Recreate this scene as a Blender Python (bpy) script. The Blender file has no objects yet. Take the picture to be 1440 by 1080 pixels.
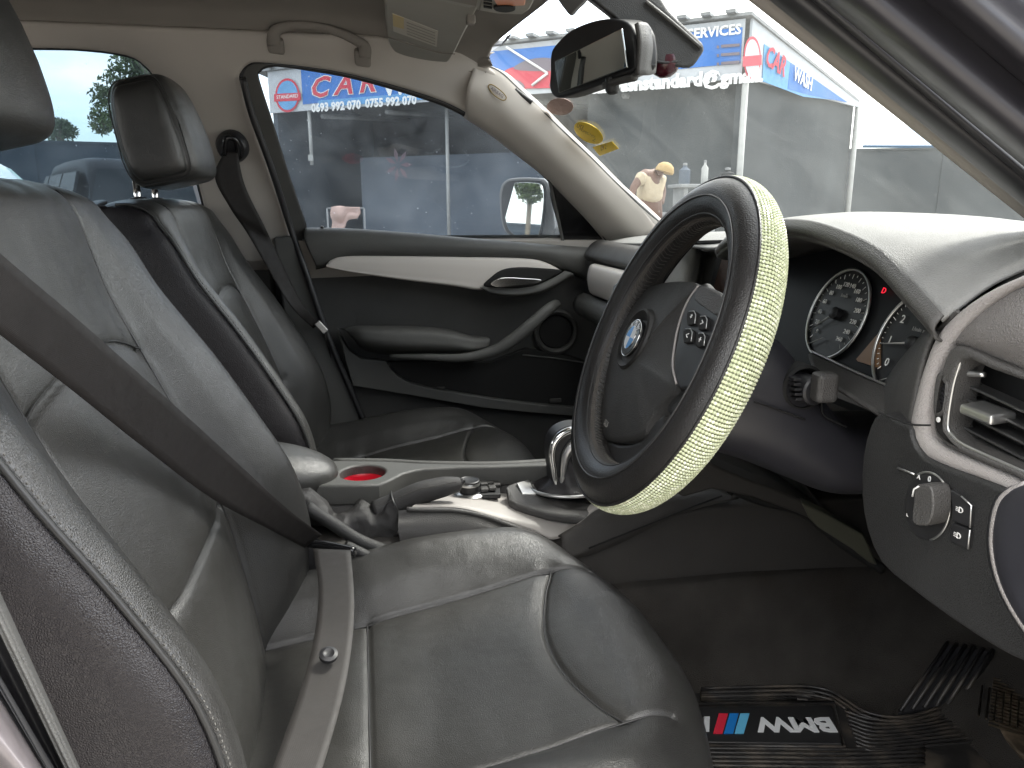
import bpy, bmesh, math, random
import numpy as np
from mathutils import Vector, Matrix
from math import sin, cos, radians, pi, tan, atan2
random.seed(7)
SC = bpy.context.scene
COL = SC.collection
# ------------------------------------------------------------------ camera
CAM = np.array([0, -1.13, 1.12]); YAW = radians(11); PIT = radians(13); FPX = 1080.0
Fw = np.array([sin(YAW)*cos(PIT), cos(YAW)*cos(PIT), -sin(PIT)])
Rt = np.array([cos(YAW), -sin(YAW), 0.0]); Up = np.cross(Rt, Fw)
cd = bpy.data.cameras.new('camera'); cam = bpy.data.objects.new('camera', cd); COL.objects.link(cam)
cd.sensor_fit = 'HORIZONTAL'; cd.sensor_width = 36; cd.lens = 27.0; cd.clip_start = 0.02; cd.clip_end = 600
M = Matrix((Rt, Up, -Fw)).transposed().to_4x4(); M.translation = Vector(CAM); cam.matrix_world = M
cd.dof.use_dof = False
SC.camera = cam
# ------------------------------------------------------------------ world, sun, exposure
SUN_EL, SUN_ROT = 52, 62          # degrees; rotation measured clockwise from +Y
W = bpy.data.worlds.new('World'); SC.world = W; W.use_nodes = True
nt = W.node_tree; nt.nodes.clear()
def N(t, **k):
    n = nt.nodes.new(t)
    for a, b in k.items(): setattr(n, a, b)
    return n
out = N('ShaderNodeOutputWorld'); bg = N('ShaderNodeBackground'); sky = N('ShaderNodeTexSky')
sky.sky_type = 'NISHITA'; sky.sun_disc = False; sky.sun_elevation = radians(SUN_EL); sky.sun_rotation = radians(SUN_ROT)
sky.air_density = 1.0; sky.dust_density = 1.5; sky.ozone_density = 1.0
tc = N('ShaderNodeTexCoord'); mp = N('ShaderNodeMapping'); mp.inputs['Scale'].default_value = (1.0, 1.0, 2.6); mp.inputs['Location'].default_value = (.35, .2, .1)
nz = N('ShaderNodeTexNoise'); nz.inputs['Scale'].default_value = 2.3; nz.inputs['Detail'].default_value = 8; nz.inputs['Roughness'].default_value = .55
cr = N('ShaderNodeValToRGB'); cr.color_ramp.elements[0].position = .38; cr.color_ramp.elements[1].position = .54
mx = N('ShaderNodeMix', data_type='RGBA'); mx.inputs['B'].default_value = (6.9, 6.7, 6.35, 1)
L = nt.links.new
L(tc.outputs['Generated'], mp.inputs['Vector']); L(mp.outputs['Vector'], nz.inputs['Vector']); L(nz.outputs['Fac'], cr.inputs['Fac'])
mlt = N('ShaderNodeMath', operation='MULTIPLY_ADD'); mlt.inputs[1].default_value = .8; mlt.inputs[2].default_value = .2
L(cr.outputs['Color'], mlt.inputs[0]); L(mlt.outputs[0], mx.inputs['Factor']); L(sky.outputs['Color'], mx.inputs['A']); L(mx.outputs['Result'], bg.inputs['Color'])
bg.inputs['Strength'].default_value = 0.15
L(bg.outputs['Background'], out.inputs['Surface'])
sd = bpy.data.lights.new('sun', 'SUN'); sun = bpy.data.objects.new('sun', sd); COL.objects.link(sun)
sd.energy = 1.5; sd.angle = radians(14); sd.color = (1, .96, .9)
az = radians(SUN_ROT)
sdir = Vector((sin(az)*cos(radians(SUN_EL)), cos(az)*cos(radians(SUN_EL)), sin(radians(SUN_EL))))
sun.rotation_euler = sdir.to_track_quat('Z', 'Y').to_euler(); sun.location = (0, 0, 30)
SC.view_settings.view_transform = 'Standard'; SC.view_settings.look = 'None'; SC.view_settings.gamma = 1
SC.view_settings.exposure = 2.68
SC.render.engine = 'CYCLES'; SC.cycles.use_denoising = True; SC.cycles.max_bounces = 8; SC.cycles.diffuse_bounces = 5
SC.cycles.transparent_max_bounces = 16; SC.cycles.sample_clamp_indirect = 6; SC.cycles.caustics_reflective = False

# ------------------------------------------------------------------ measuring helpers
def ray(px, py): return Fw+(px-720)/FPX*Rt+(540-py)/FPX*Up
def Y(px, py, y): r = ray(px, py); return CAM+r*(y-CAM[1])/r[1]
def Z(px, py, z): r = ray(px, py); return CAM+r*(z-CAM[2])/r[2]
def X(px, py, x): r = ray(px, py); return CAM+r*(x-CAM[0])/r[0]
def Pl(px, py, o, n): r = ray(px, py); o = np.array(o, float); n = np.array(n, float); return CAM+r*(((o-CAM)@n)/(r@n))
def vec(*a): return np.array(a, float)
def nrm(v): v = np.array(v, float); return v/np.linalg.norm(v)

# ------------------------------------------------------------------ materials
MATS = {}
def mat(name, col, rough=.5, metal=0, bump=None, spec=.5, var=0, varscale=8, coat=0, dirt=None, bump2=None, sheen=0, emit=None, wave=None, aniso=None):
    """bump=(kind, scale, strength, distance)"""
    m = bpy.data.materials.new(name); m.use_nodes = True; t = m.node_tree; b = t.nodes['Principled BSDF']; MATS[name] = m
    b.inputs['Base Color'].default_value = (*col, 1); b.inputs['Roughness'].default_value = rough; b.inputs['Metallic'].default_value = metal
    b.inputs['Specular IOR Level'].default_value = spec; b.inputs['Coat Weight'].default_value = coat
    if sheen: b.inputs['Sheen Weight'].default_value = sheen; b.inputs['Sheen Roughness'].default_value = .4
    if emit: b.inputs['Emission Color'].default_value = (*emit[:3], 1); b.inputs['Emission Strength'].default_value = emit[3]
    tcn = t.nodes.new('ShaderNodeTexCoord'); co = tcn.outputs['Object']
    def noise(s, d=4):
        n = t.nodes.new('ShaderNodeTexNoise'); n.inputs['Scale'].default_value = s; n.inputs['Detail'].default_value = d; t.links.new(co, n.inputs['Vector']); return n.outputs['Fac']
    if var:
        f = noise(varscale, 6); r = t.nodes.new('ShaderNodeMapRange'); r.inputs['From Min'].default_value = .3; r.inputs['From Max'].default_value = .7
        r.inputs['To Min'].default_value = 1-var; r.inputs['To Max'].default_value = 1+var; t.links.new(f, r.inputs['Value'])
        v = t.nodes.new('ShaderNodeVectorMath'); v.operation = 'SCALE'; v.inputs[0].default_value = col; t.links.new(r.outputs['Result'], v.inputs['Scale'])
        src = v.outputs['Vector']; t.links.new(src, b.inputs['Base Color'])
        rr = t.nodes.new('ShaderNodeMapRange'); rr.inputs['From Min'].default_value = .3; rr.inputs['From Max'].default_value = .7
        rr.inputs['To Min'].default_value = max(.05, rough-.07); rr.inputs['To Max'].default_value = rough+.07
        t.links.new(noise(varscale*2.7, 5), rr.inputs['Value']); t.links.new(rr.outputs['Result'], b.inputs['Roughness'])
        if dirt:
            mixn = t.nodes.new('ShaderNodeMix'); mixn.data_type = 'RGBA'; mixn.inputs['B'].default_value = (*dirt[:3], 1)
            q = t.nodes.new('ShaderNodeMapRange'); q.inputs['From Min'].default_value = .48; q.inputs['From Max'].default_value = .75; q.inputs['To Max'].default_value = dirt[3]
            t.links.new(noise(dirt[4], 10), q.inputs['Value']); t.links.new(q.outputs['Result'], mixn.inputs['Factor'])
            t.links.new(src, mixn.inputs['A']); t.links.new(mixn.outputs['Result'], b.inputs['Base Color'])
    last = None
    for bp in (bump, bump2):
        if not bp: continue
        kind, s, st, dist = bp
        if kind == 'leather':
            n = t.nodes.new('ShaderNodeTexVoronoi'); n.feature = 'DISTANCE_TO_EDGE'; n.inputs['Scale'].default_value = s
            wv = t.nodes.new('ShaderNodeTexNoise'); wv.inputs['Scale'].default_value = s*.6; t.links.new(co, wv.inputs['Vector'])
            av = t.nodes.new('ShaderNodeVectorMath'); av.operation = 'MULTIPLY_ADD'; av.inputs[1].default_value = (.9/s,)*3
            t.links.new(wv.outputs['Color'], av.inputs[0]); t.links.new(co, av.inputs[2]); t.links.new(av.outputs['Vector'], n.inputs['Vector'])
            mr = t.nodes.new('ShaderNodeMapRange'); mr.inputs['From Max'].default_value = .35; t.links.new(n.outputs['Distance'], mr.inputs['Value']); h = mr.outputs['Result']
        elif kind == 'noise': h = noise(s, 3)
        elif kind == 'weave':
            n = t.nodes.new('ShaderNodeTexWave'); n.inputs['Scale'].default_value = s; n.bands_direction = 'DIAGONAL'; t.links.new(co, n.inputs['Vector']); h = n.outputs['Fac']
        elif kind == 'dots':
            n = t.nodes.new('ShaderNodeTexVoronoi'); n.inputs['Scale'].default_value = s; n.inputs['Randomness'].default_value = .3; t.links.new(co, n.inputs['Vector']); h = n.outputs['Distance']
        bn = t.nodes.new('ShaderNodeBump'); bn.inputs['Strength'].default_value = st; bn.inputs['Distance'].default_value = dist
        t.links.new(h, bn.inputs['Height'])
        if last: t.links.new(last, bn.inputs['Normal'])
        last = bn.outputs['Normal']
    if last: t.links.new(last, b.inputs['Normal'])
    return m
leather = mat('leather', (.033, .0325, .031), .35, bump=('leather', 560, .30, .0008), var=.10, varscale=7, bump2=('noise', 11, .28, .012), spec=.8)
leather_perf = mat('leather_centre', (.036, .035, .032), .37, bump=('leather', 640, .32, .0007), var=.10, varscale=9, bump2=('noise', 10, .3, .012), spec=.85)
leather_side = mat('leather_side', (.017, .015, .017), .35, bump=('leather', 560, .36, .0010), var=.08, bump2=('noise', 20, .25, .01))
piping_m = mat('piping_leather', (.03, .03, .03), .42, bump=('noise', 500, .2, .0005))
thread = mat('thread', (.12, .115, .105), .7)
belt_m = mat('belt_webbing', (.010, .008, .0075), .62, bump=('weave', 420, .35, .0004), var=.06, varscale=30)
belt_light = mat('belt_webbing_pale', (.033, .030, .028), .58, bump=('weave', 420, .35, .0004), var=.06, varscale=30)  # lap strap webbing in a lighter grey
dashpad = mat('dash_pad', (.185, .185, .178), .6, bump=('leather', 520, .45, .0009), var=.05, spec=.35)
dashdark = mat('dash_plastic', (.018, .018, .018), .5, bump=('leather', 480, .4, .0008), var=.08)
dashmid = mat('dash_plastic_grey', (.055, .053, .051), .5, bump=('leather', 480, .45, .0008), var=.06)
endpad_m = mat('end_pad_sheen', (.14, .132, .128), .5, bump=('leather', 420, .55, .001), var=.06)  # same dash plastic, lightened to paint in its sheen
dashlite = mat('dash_sheen_plastic', (.30, .28, .27), .52, bump=('leather', 520, .5, .0009), var=.05)  # grey-black dash plastic with its angled sheen put into the colour
smooth_dark = mat('smooth_black_plastic', (.014, .014, .015), .48, var=.1)
colplastic = mat('column_plastic', (.024, .024, .029), .42, bump=('noise', 700, .12, .0003), var=.08)
blackgloss = mat('black_gloss', (.008, .008, .009), .22)
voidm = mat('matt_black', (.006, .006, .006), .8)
mirshell = mat('mirror_shell_grey', (.16, .16, .16), .4, spec=.6)
rubber = mat('rubber_seal', (.018, .018, .02), .45)
trimb = mat('beige_trim', (.46, .43, .395), .75, bump=('noise', 900, .25, .0005), var=.04, spec=.3)
headl = mat('headliner_fabric', (.25, .232, .212), .92, bump=('noise', 1200, .4, .0006), var=.04, spec=.2)
visorm = mat('visor_vinyl', (.31, .30, .265), .7, bump=('noise', 900, .3, .0005), var=.05)
silver_c = mat('silver_console', (.36, .34, .32), .55, bump=('noise', 1500, .06, .0003), var=.03, varscale=5)  # darker copy of the silver, offsetting the stronger light on the console
silver = mat('silver_trim', (.60, .56, .52), .5, metal=.0, bump=('noise', 1500, .06, .0003), var=.03, varscale=5)  # silver lightened to make up for the dimmer light at the door
chrome = mat('chrome', (.75, .75, .74), .13, metal=1)
satin = mat('satin_metal', (.55, .55, .54), .3, metal=.9)
doorp = mat('door_panel', (.085, .085, .081), .55, bump=('leather', 480, .35, .0008), var=.08)
doord = mat('door_panel_dark', (.05, .05, .048), .6, bump=('leather', 480, .35, .0008), var=.08)
carpet = mat('carpet', (.052, .048, .044), .95, bump=('noise', 900, .9, .003), var=.25, varscale=14, spec=.15, dirt=(.045, .035, .026, .6, 5))
matrub = mat('mat_rubber', (.022, .021, .021), .45, bump=('noise', 90, .3, .002), var=.2, dirt=(.16, .13, .10, .55, 22))
pedal_m = mat('pedal_rubber', (.07, .052, .035), .6, bump=('noise', 160, .6, .002), var=.3, varscale=60, dirt=(.2, .15, .1, .7, 60))
consb = mat('tunnel_plastic', (.038, .035, .032), .6, bump=('leather', 500, .35, .0007), var=.08)
consg = mat('console_grey', (.07, .07, .066), .52, bump=('leather', 520, .35, .0007), var=.06)
redm = mat('red_insert', (.55, .01, .03), .35)
wleather = mat('wheel_cover_leather', (.017, .016, .0155), .36, bump=('leather', 420, .3, .0007), var=.08)
wfabric = mat('wheel_cover_mesh', (.05, .044, .038), .6, bump=('dots', 520, .8, .0012))
bead_m = mat('rhinestone', (.56, .60, .40), .18, var=.25, varscale=300, coat=.6)
bead_w = mat('rhinestone_pale', (.75, .78, .60), .15, coat=.6)
band_m = mat('rhinestone_band', (.13, .14, .08), .5)
white_ink = mat('white_print', (.72, .72, .70), .55)
white_soft = mat('faded_white_print', (.3, .3, .29), .5)
red_ink = mat('red_print', (.62, .02, .05), .5)
blue_ink = mat('blue_print', (.01, .18, .55), .45)
ltblue = mat('light_blue_print', (.12, .45, .70), .45)
yellow = mat('yellow_sticker', (.75, .52, .02), .5)
darkyel = mat('dark_sticker_print', (.22, .15, .03), .5)
paperw = mat('paper_label', (.50, .47, .41), .6)
papery = mat('paper_label_yellow', (.56, .45, .22), .6)
orange = mat('orange_lens', (.75, .22, .07), .3)
paint = mat('charcoal_paint', (.020, .019, .023), .48, metal=.0, coat=.1, var=.03)
redlamp = mat('warning_lamp', (.2, 0, 0), .4, emit=(1, .02, .05, .18))
amber = mat('display_amber', (.14, .075, .035), .35)
screen = mat('display_glass', (.05, .028, .022), .2, var=.2, varscale=20)
# outdoors
conc = mat('concrete', (.33, .31, .28), .9, bump=('noise', 6, .4, .02), var=.12, varscale=.7)
wallb = mat('blue_grey_wall', (.030, .044, .062), .85, bump=('noise', 30, .3, .01), var=.13, varscale=.8)
walls = mat('slate_wall', (.033, .040, .046), .85, bump=('noise', 30, .3, .01), var=.14, varscale=.9)
panelb = mat('pale_blue_wall', (.075, .095, .125), .85, bump=('noise', 20, .3, .01), var=.15, varscale=1.1)
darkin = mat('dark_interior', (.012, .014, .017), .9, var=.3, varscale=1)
postm = mat('pale_post', (.30, .31, .31), .6, var=.1)
bann = mat('banner_blue', (.003, .11, .40), .6, var=.08, varscale=1.5, bump=('noise', 2.2, .25, .08))
bannw = mat('banner_white', (.36, .39, .43), .6, var=.06, bump=('noise', 2.2, .25, .08))
bannl = mat('banner_pale_blue', (.07, .24, .48), .6, var=.1, bump=('noise', 2.2, .25, .08))
bred = mat('banner_red', (.42, .012, .04), .6)
bgrey = mat('banner_grey', (.11, .09, .12), .6)
bwhite = mat('banner_letter_white', (.62, .64, .66), .6)
roofm = mat('sheet_roof', (.16, .17, .18), .55, var=.15)
blueroof = mat('blue_sheet_roof', (.02, .09, .19), .5, var=.06)
carblack = mat('black_car_paint', (.008, .009, .013), .5, spec=.15)
carwhite = mat('white_car_paint', (.6, .62, .62), .3, coat=.6)
carglass = mat('car_glass_dark', (.010, .013, .017), .4, spec=.12)
carglassg = mat('car_glass_green', (.20, .33, .30), .1)
tyre = mat('tyre_rubber', (.02, .02, .02), .8)
cloth_p = mat('pink_towel', (.42, .30, .27), .9, bump=('noise', 40, .5, .02), var=.08)
shirt = mat('cream_shirt', (.34, .29, .21), .9, bump=('noise', 14, .5, .03), var=.08)
skin = mat('skin', (.10, .05, .035), .6)
trous = mat('grey_trousers', (.14, .15, .16), .9)
cap_m = mat('yellow_cap', (.30, .21, .09), .8)
bark = mat('bark', (.16, .13, .10), .9, var=.2)
leafm = mat('leaf', (.075, .11, .035), .6, var=.35, varscale=2.0)
leafd = mat('leaf_dark', (.04, .07, .03), .6, var=.3, varscale=1.0)

def glassmat(name, tint, dust=.04, dustcol=(.6, .62, .6), refl=1.0, scale=9, streak=(1, 1, 1)):
    m = bpy.data.materials.new(name); m.use_nodes = True; t = m.node_tree; t.nodes.clear()
    o = t.nodes.new('ShaderNodeOutputMaterial'); tr = t.nodes.new('ShaderNodeBsdfTransparent'); tr.inputs['Color'].default_value = (*tint, 1)
    gl = t.nodes.new('ShaderNodeBsdfGlossy'); gl.inputs['Roughness'].default_value = .02; fr = t.nodes.new('ShaderNodeFresnel'); fr.inputs['IOR'].default_value = 1.45
    m1 = t.nodes.new('ShaderNodeMixShader'); sc = t.nodes.new('ShaderNodeMath'); sc.operation = 'MULTIPLY'; sc.inputs[1].default_value = refl
    t.links.new(fr.outputs[0], sc.inputs[0]); t.links.new(sc.outputs[0], m1.inputs[0]); t.links.new(tr.outputs[0], m1.inputs[1]); t.links.new(gl.outputs[0], m1.inputs[2])
    di = t.nodes.new('ShaderNodeBsdfDiffuse'); di.inputs['Color'].default_value = (*dustcol, 1)
    tl = t.nodes.new('ShaderNodeBsdfTranslucent'); tl.inputs['Color'].default_value = (*dustcol, 1); ad = t.nodes.new('ShaderNodeMixShader'); ad.inputs[0].default_value = .55
    t.links.new(di.outputs[0], ad.inputs[1]); t.links.new(tl.outputs[0], ad.inputs[2])
    m2 = t.nodes.new('ShaderNodeMixShader'); tc_ = t.nodes.new('ShaderNodeTexCoord')
    mp_ = t.nodes.new('ShaderNodeMapping'); mp_.inputs['Scale'].default_value = streak; t.links.new(tc_.outputs['Object'], mp_.inputs['Vector'])
    a = t.nodes.new('ShaderNodeTexNoise'); a.inputs['Scale'].default_value = scale; a.inputs['Detail'].default_value = 9; a.inputs['Distortion'].default_value = .8; t.links.new(mp_.outputs[0], a.inputs['Vector'])
    b = t.nodes.new('ShaderNodeTexNoise'); b.inputs['Scale'].default_value = 160; b.inputs['Detail'].default_value = 2; t.links.new(tc_.outputs['Object'], b.inputs['Vector'])
    r1 = t.nodes.new('ShaderNodeMapRange'); r1.inputs['From Min'].default_value = .35; r1.inputs['From Max'].default_value = .75; r1.inputs['To Min'].default_value = dust*.45; r1.inputs['To Max'].default_value = dust*1.8; t.links.new(a.outputs['Fac'], r1.inputs['Value'])
    r2 = t.nodes.new('ShaderNodeMapRange'); r2.inputs['From Min'].default_value = .70; r2.inputs['From Max'].default_value = .78; r2.inputs['To Max'].default_value = .28; t.links.new(b.outputs['Fac'], r2.inputs['Value'])
    s2 = t.nodes.new('ShaderNodeMath'); s2.operation = 'ADD'; t.links.new(r1.outputs[0], s2.inputs[0]); t.links.new(r2.outputs[0], s2.inputs[1]); t.links.new(s2.outputs[0], m2.inputs[0])
    t.links.new(m1.outputs[0], m2.inputs[1]); t.links.new(ad.outputs[0], m2.inputs[2]); t.links.new(m2.outputs[0], o.inputs['Surface'])
    return m
g_side = glassmat('door_glass', (.60, .63, .65), .035, (.62, .68, .74), 1)
g_wind = glassmat('windscreen_glass', (.60, .62, .61), .075, (.32, .34, .33), .5, 6, (1, 1, .5))
g_rear = glassmat('rear_glass', (.40, .46, .50), .03, (.5, .55, .6))

# ------------------------------------------------------------------ mesh helpers
def mk(name, verts, faces, m, parent=None, smooth=True, solid=0, bevel=0, subs=0, off=-1, seg=2):
    v = np.array(verts, float); c = (v.min(0)+v.max(0))/2
    me = bpy.data.meshes.new(name); me.from_pydata((v-c).tolist(), [], [tuple(f) for f in faces]); me.update()
    if smooth: me.polygons.foreach_set('use_smooth', [True]*len(me.polygons))
    ms = m if isinstance(m, (list, tuple)) else [m]
    for k in ms: me.materials.append(k)
    o = bpy.data.objects.new(name, me); COL.objects.link(o)
    pl = np.array(WL.get(parent.name, (0, 0, 0))) if parent else np.zeros(3)
    o.location = c-pl
    if parent: o.parent = parent
    WL[o.name] = tuple(c)
    if solid: s = o.modifiers.new('thick', 'SOLIDIFY'); s.thickness = solid; s.offset = off
    if bevel: b = o.modifiers.new('bevel', 'BEVEL'); b.width = bevel; b.segments = seg; b.limit_method = 'ANGLE'; b.angle_limit = radians(35)
    if subs: s = o.modifiers.new('subs', 'SUBSURF'); s.levels = subs; s.render_levels = subs
    return o
WL = {}
def thing(name, label, cat, base, group=None, kind=None):
    o = bpy.data.objects.new(name, None); COL.objects.link(o); o.location = base; o.empty_display_size = .1
    WL[o.name] = tuple(base); o['label'] = label; o['category'] = cat
    if group: o['group'] = group
    if kind: o['kind'] = kind
    return o
def tag(o, label, cat=None, group=None, kind=None):
    o['label'] = label
    if cat: o['category'] = cat
    if group: o['group'] = group
    if kind: o['kind'] = kind
    return o
def struct(o, label=None):
    o['kind'] = 'structure'
    if label: o['label'] = label
    return o
def cr1(P, t):
    """Catmull-Rom through P (n, ...) at parameters t in [0, n-1]"""
    P = np.asarray(P, float); n = len(P); i = np.clip(np.floor(t).astype(int), 0, n-2); f = t-i
    sh = (-1,)+(1,)*(P.ndim-1); f = f.reshape(sh)
    E0 = 2*P[0]-P[1]; E1 = 2*P[-1]-P[-2]; Q = np.concatenate([E0[None], P, E1[None]])
    a, b, c, d = Q[i], Q[i+1], Q[i+2], Q[i+3]
    return .5*((2*b)+(-a+c)*f+(2*a-5*b+4*c-d)*f**2+(-a+3*b-3*c+d)*f**3)
def smooth_line(P, m=8, closed=False):
    P = [np.array(p, float) for p in P]
    if closed:
        n = len(P); Q = np.array(P[-2:]+P+P[:2]); t = np.linspace(2, n+2, n*m, endpoint=False); return cr1(Q, t)
    return cr1(np.array(P), np.linspace(0, len(P)-1, (len(P)-1)*m+1))
def gridfaces(nr, nc, cu=False, cv=False, flip=False):
    F = []
    for i in range(nr-(0 if cu else 1)):
        for j in range(nc-(0 if cv else 1)):
            a, b, c, d = i*nc+j, i*nc+(j+1) % nc, ((i+1) % nr)*nc+(j+1) % nc, ((i+1) % nr)*nc+j
            F.append((a, d, c, b) if flip else (a, b, c, d))
    return F
def surf(name, rows, m, parent=None, nu=6, nv=6, solid=0, lin_u=False, lin_v=False, flip=False, off=-1, bevel=0):
    G = np.array([[np.array(p, float) for p in r] for r in rows])
    tu = np.linspace(0, len(G)-1, (len(G)-1)*nu+1); tv = np.linspace(0, G.shape[1]-1, (G.shape[1]-1)*nv+1)
    def li(P, t): i = np.clip(np.floor(t).astype(int), 0, len(P)-2); f = (t-i).reshape((-1,)+(1,)*(P.ndim-1)); return P[i]*(1-f)+P[i+1]*f
    G = (li if lin_u else cr1)(G, tu); G = np.swapaxes((li if lin_v else cr1)(np.swapaxes(G, 0, 1), tv), 0, 1)
    return mk(name, G.reshape(-1, 3), gridfaces(G.shape[0], G.shape[1], flip=flip), m, parent, solid=solid, off=off, bevel=bevel)
def plate(name, pts, depth, m, parent=None, bevel=.002, sm=0, smooth=True, seg=3):
    """outline (3-D points) extruded along depth; bevelled"""
    P = smooth_line(pts, sm, True) if sm else np.array(pts, float); n = len(P); D = np.array(depth, float)
    c = P.mean(0); nn = np.zeros(3)
    for i in range(n): nn += np.cross(P[i]-c, P[(i+1) % n]-c)
    if nn@D > 0: P = P[::-1]
    V = np.concatenate([P, P+D]); F = [tuple(range(n)), tuple(range(2*n-1, n-1, -1))]+[(i, i+n, (i+1) % n+n, (i+1) % n) for i in range(n)]
    o = mk(name, V, F, m, parent, smooth=False, bevel=bevel, seg=seg)
    me = o.data; bm = bmesh.new(); bm.from_mesh(me)
    bmesh.ops.recalc_face_normals(bm, faces=bm.faces[:])
    bm.to_mesh(me); bm.free()
    if smooth:
        me.polygons.foreach_set('use_smooth', [True]*len(me.polygons))
        try: me.set_sharp_from_angle(angle=radians(38))
        except Exception: pass
        if bevel: o.modifiers['bevel'].harden_normals = True
    return o
def dome(name, outline, up, h, m, parent=None, rings=8, power=2.2, sm=0, skirt=0, floor=None):
    """puffed surface over an outline: rises by h along up towards the middle"""
    P = smooth_line(outline, sm, True) if sm else np.array(outline, float); n = len(P); up = nrm(up); c = P.mean(0)
    V = []
    if skirt: V.append(P-up*skirt)
    for k in range(rings):
        s = 1-k/rings; V.append(c+(P-c)*s+up*h*(1-s**power))
    V = np.concatenate(V); nr = len(V)//n; V = np.concatenate([V, (c+up*h)[None]])
    a = nrm(np.cross(P[1]-P[0], c-P[0])); fl = a@up < 0
    F = [(i*n+j, i*n+(j+1) % n, (i+1)*n+(j+1) % n, (i+1)*n+j) for i in range(nr-1) for j in range(n)]+[((nr-1)*n+j, (nr-1)*n+(j+1) % n, nr*n) for j in range(n)]
    if fl: F = [f[::-1] for f in F]
    return mk(name, V, F, m, parent)
def tube(name, pts, r, m, parent=None, seg=10, closed=False, sm=6, squash=None, caps=True):
    P = smooth_line(pts, sm, closed) if sm else np.array(pts, float); n = len(P)
    R = np.array(r if hasattr(r, '__len__') else [r]*len(pts), float)
    if sm: R = (np.interp(np.linspace(0, len(R)-1, n), range(len(R)), R) if not closed else np.full(n, R[0]))
    T = np.gradient(P, axis=0)
    if closed: T = np.roll(P, -1, 0)-np.roll(P, 1, 0)
    T /= np.linalg.norm(T, axis=1)[:, None]+1e-12
    u = np.cross(T[0], [0, 0, 1.]); 
    if np.linalg.norm(u) < 1e-3: u = np.cross(T[0], [0, 1., 0])
    V = []
    for i in range(n):
        u = u-T[i]*(u@T[i]); u /= np.linalg.norm(u); w = np.cross(T[i], u); a = np.linspace(0, 2*pi, seg, endpoint=False)
        q = R[i]*(np.cos(a)[:, None]*u+np.sin(a)[:, None]*w)
        if squash is not None:
            sa, sf = squash; sa = nrm(sa); q = q-np.outer(q@sa, sa)*(1-sf)
        V.append(P[i]+q)
    V = np.concatenate(V); F = gridfaces(n, seg, closed, True)
    if caps and not closed: F += [tuple(range(seg-1, -1, -1)), tuple(range((n-1)*seg, n*seg))]
    return mk(name, V, [f[::-1] for f in F], m, parent)
def merge_tubes(name, lines, r, m, parent=None, seg=6, sm=0):
    V, F = [], []; o0 = 0
    for pts in lines:
        P = smooth_line(pts, sm) if sm else np.array(pts, float); n = len(P); T = np.gradient(P, axis=0); T /= np.linalg.norm(T, axis=1)[:, None]+1e-12
        u = np.cross(T[0], [.13, .2, 1.])
        for i in range(n):
            u = u-T[i]*(u@T[i]); u /= np.linalg.norm(u); w = np.cross(T[i], u); a = np.linspace(0, 2*pi, seg, endpoint=False)
            V.append(P[i]+r*(np.cos(a)[:, None]*u+np.sin(a)[:, None]*w))
        F += [tuple(k+o0 for k in f) for f in gridfaces(n, seg, False, True)]+[tuple(range(o0, o0+seg)), tuple(range(o0+(n-1)*seg, o0+n*seg))]
        o0 += n*seg
    return mk(name, np.concatenate(V), F, m, parent)
def box(name, c, d, m, parent=None, ax=None, bevel=.003, seg=3):
    """box centred at c, half... full dims d along axes ax (3 rows)"""
    A = np.eye(3) if ax is None else np.array([nrm(a) for a in ax]); c = np.array(c, float)
    V = [c+A[0]*d[0]*sx/2+A[1]*d[1]*sy/2+A[2]*d[2]*sz/2 for sx in (-1, 1) for sy in (-1, 1) for sz in (-1, 1)]
    F = [(0, 1, 3, 2), (4, 6, 7, 5), (0, 4, 5, 1), (2, 3, 7, 6), (0, 2, 6, 4), (1, 5, 7, 3)]
    if np.linalg.det(A) < 0: F = [f[::-1] for f in F]
    o = mk(name, V, F, m, parent, smooth=False, bevel=bevel, seg=seg)
    return o
def lathe(name, c, axis, prof, m, parent=None, seg=40, ref=None, caps=True):
    """prof: list of (radius, height along axis)"""
    ax = nrm(axis); u = nrm(np.cross(ax, ref if ref is not None else ([0, 0, 1] if abs(ax[2]) < .9 else [1, 0, 0]))); w = np.cross(ax, u); c = np.array(c, float)
    a = np.linspace(0, 2*pi, seg, endpoint=False)
    V = np.concatenate([c+ax*h+r*(np.cos(a)[:, None]*u+np.sin(a)[:, None]*w) for r, h in prof]); n = len(prof)
    F = [f[::-1] for f in gridfaces(n, seg, False, True)]
    F = F+([tuple(range(seg)), tuple(range(n*seg-1, (n-1)*seg-1, -1))] if caps else [])
    o = mk(name, V, F, m, parent)
    bm = bmesh.new(); bm.from_mesh(o.data); bmesh.ops.recalc_face_normals(bm, faces=bm.faces[:]); bm.to_mesh(o.data); bm.free()
    o.data.set_sharp_from_angle(angle=radians(40)); return o
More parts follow.
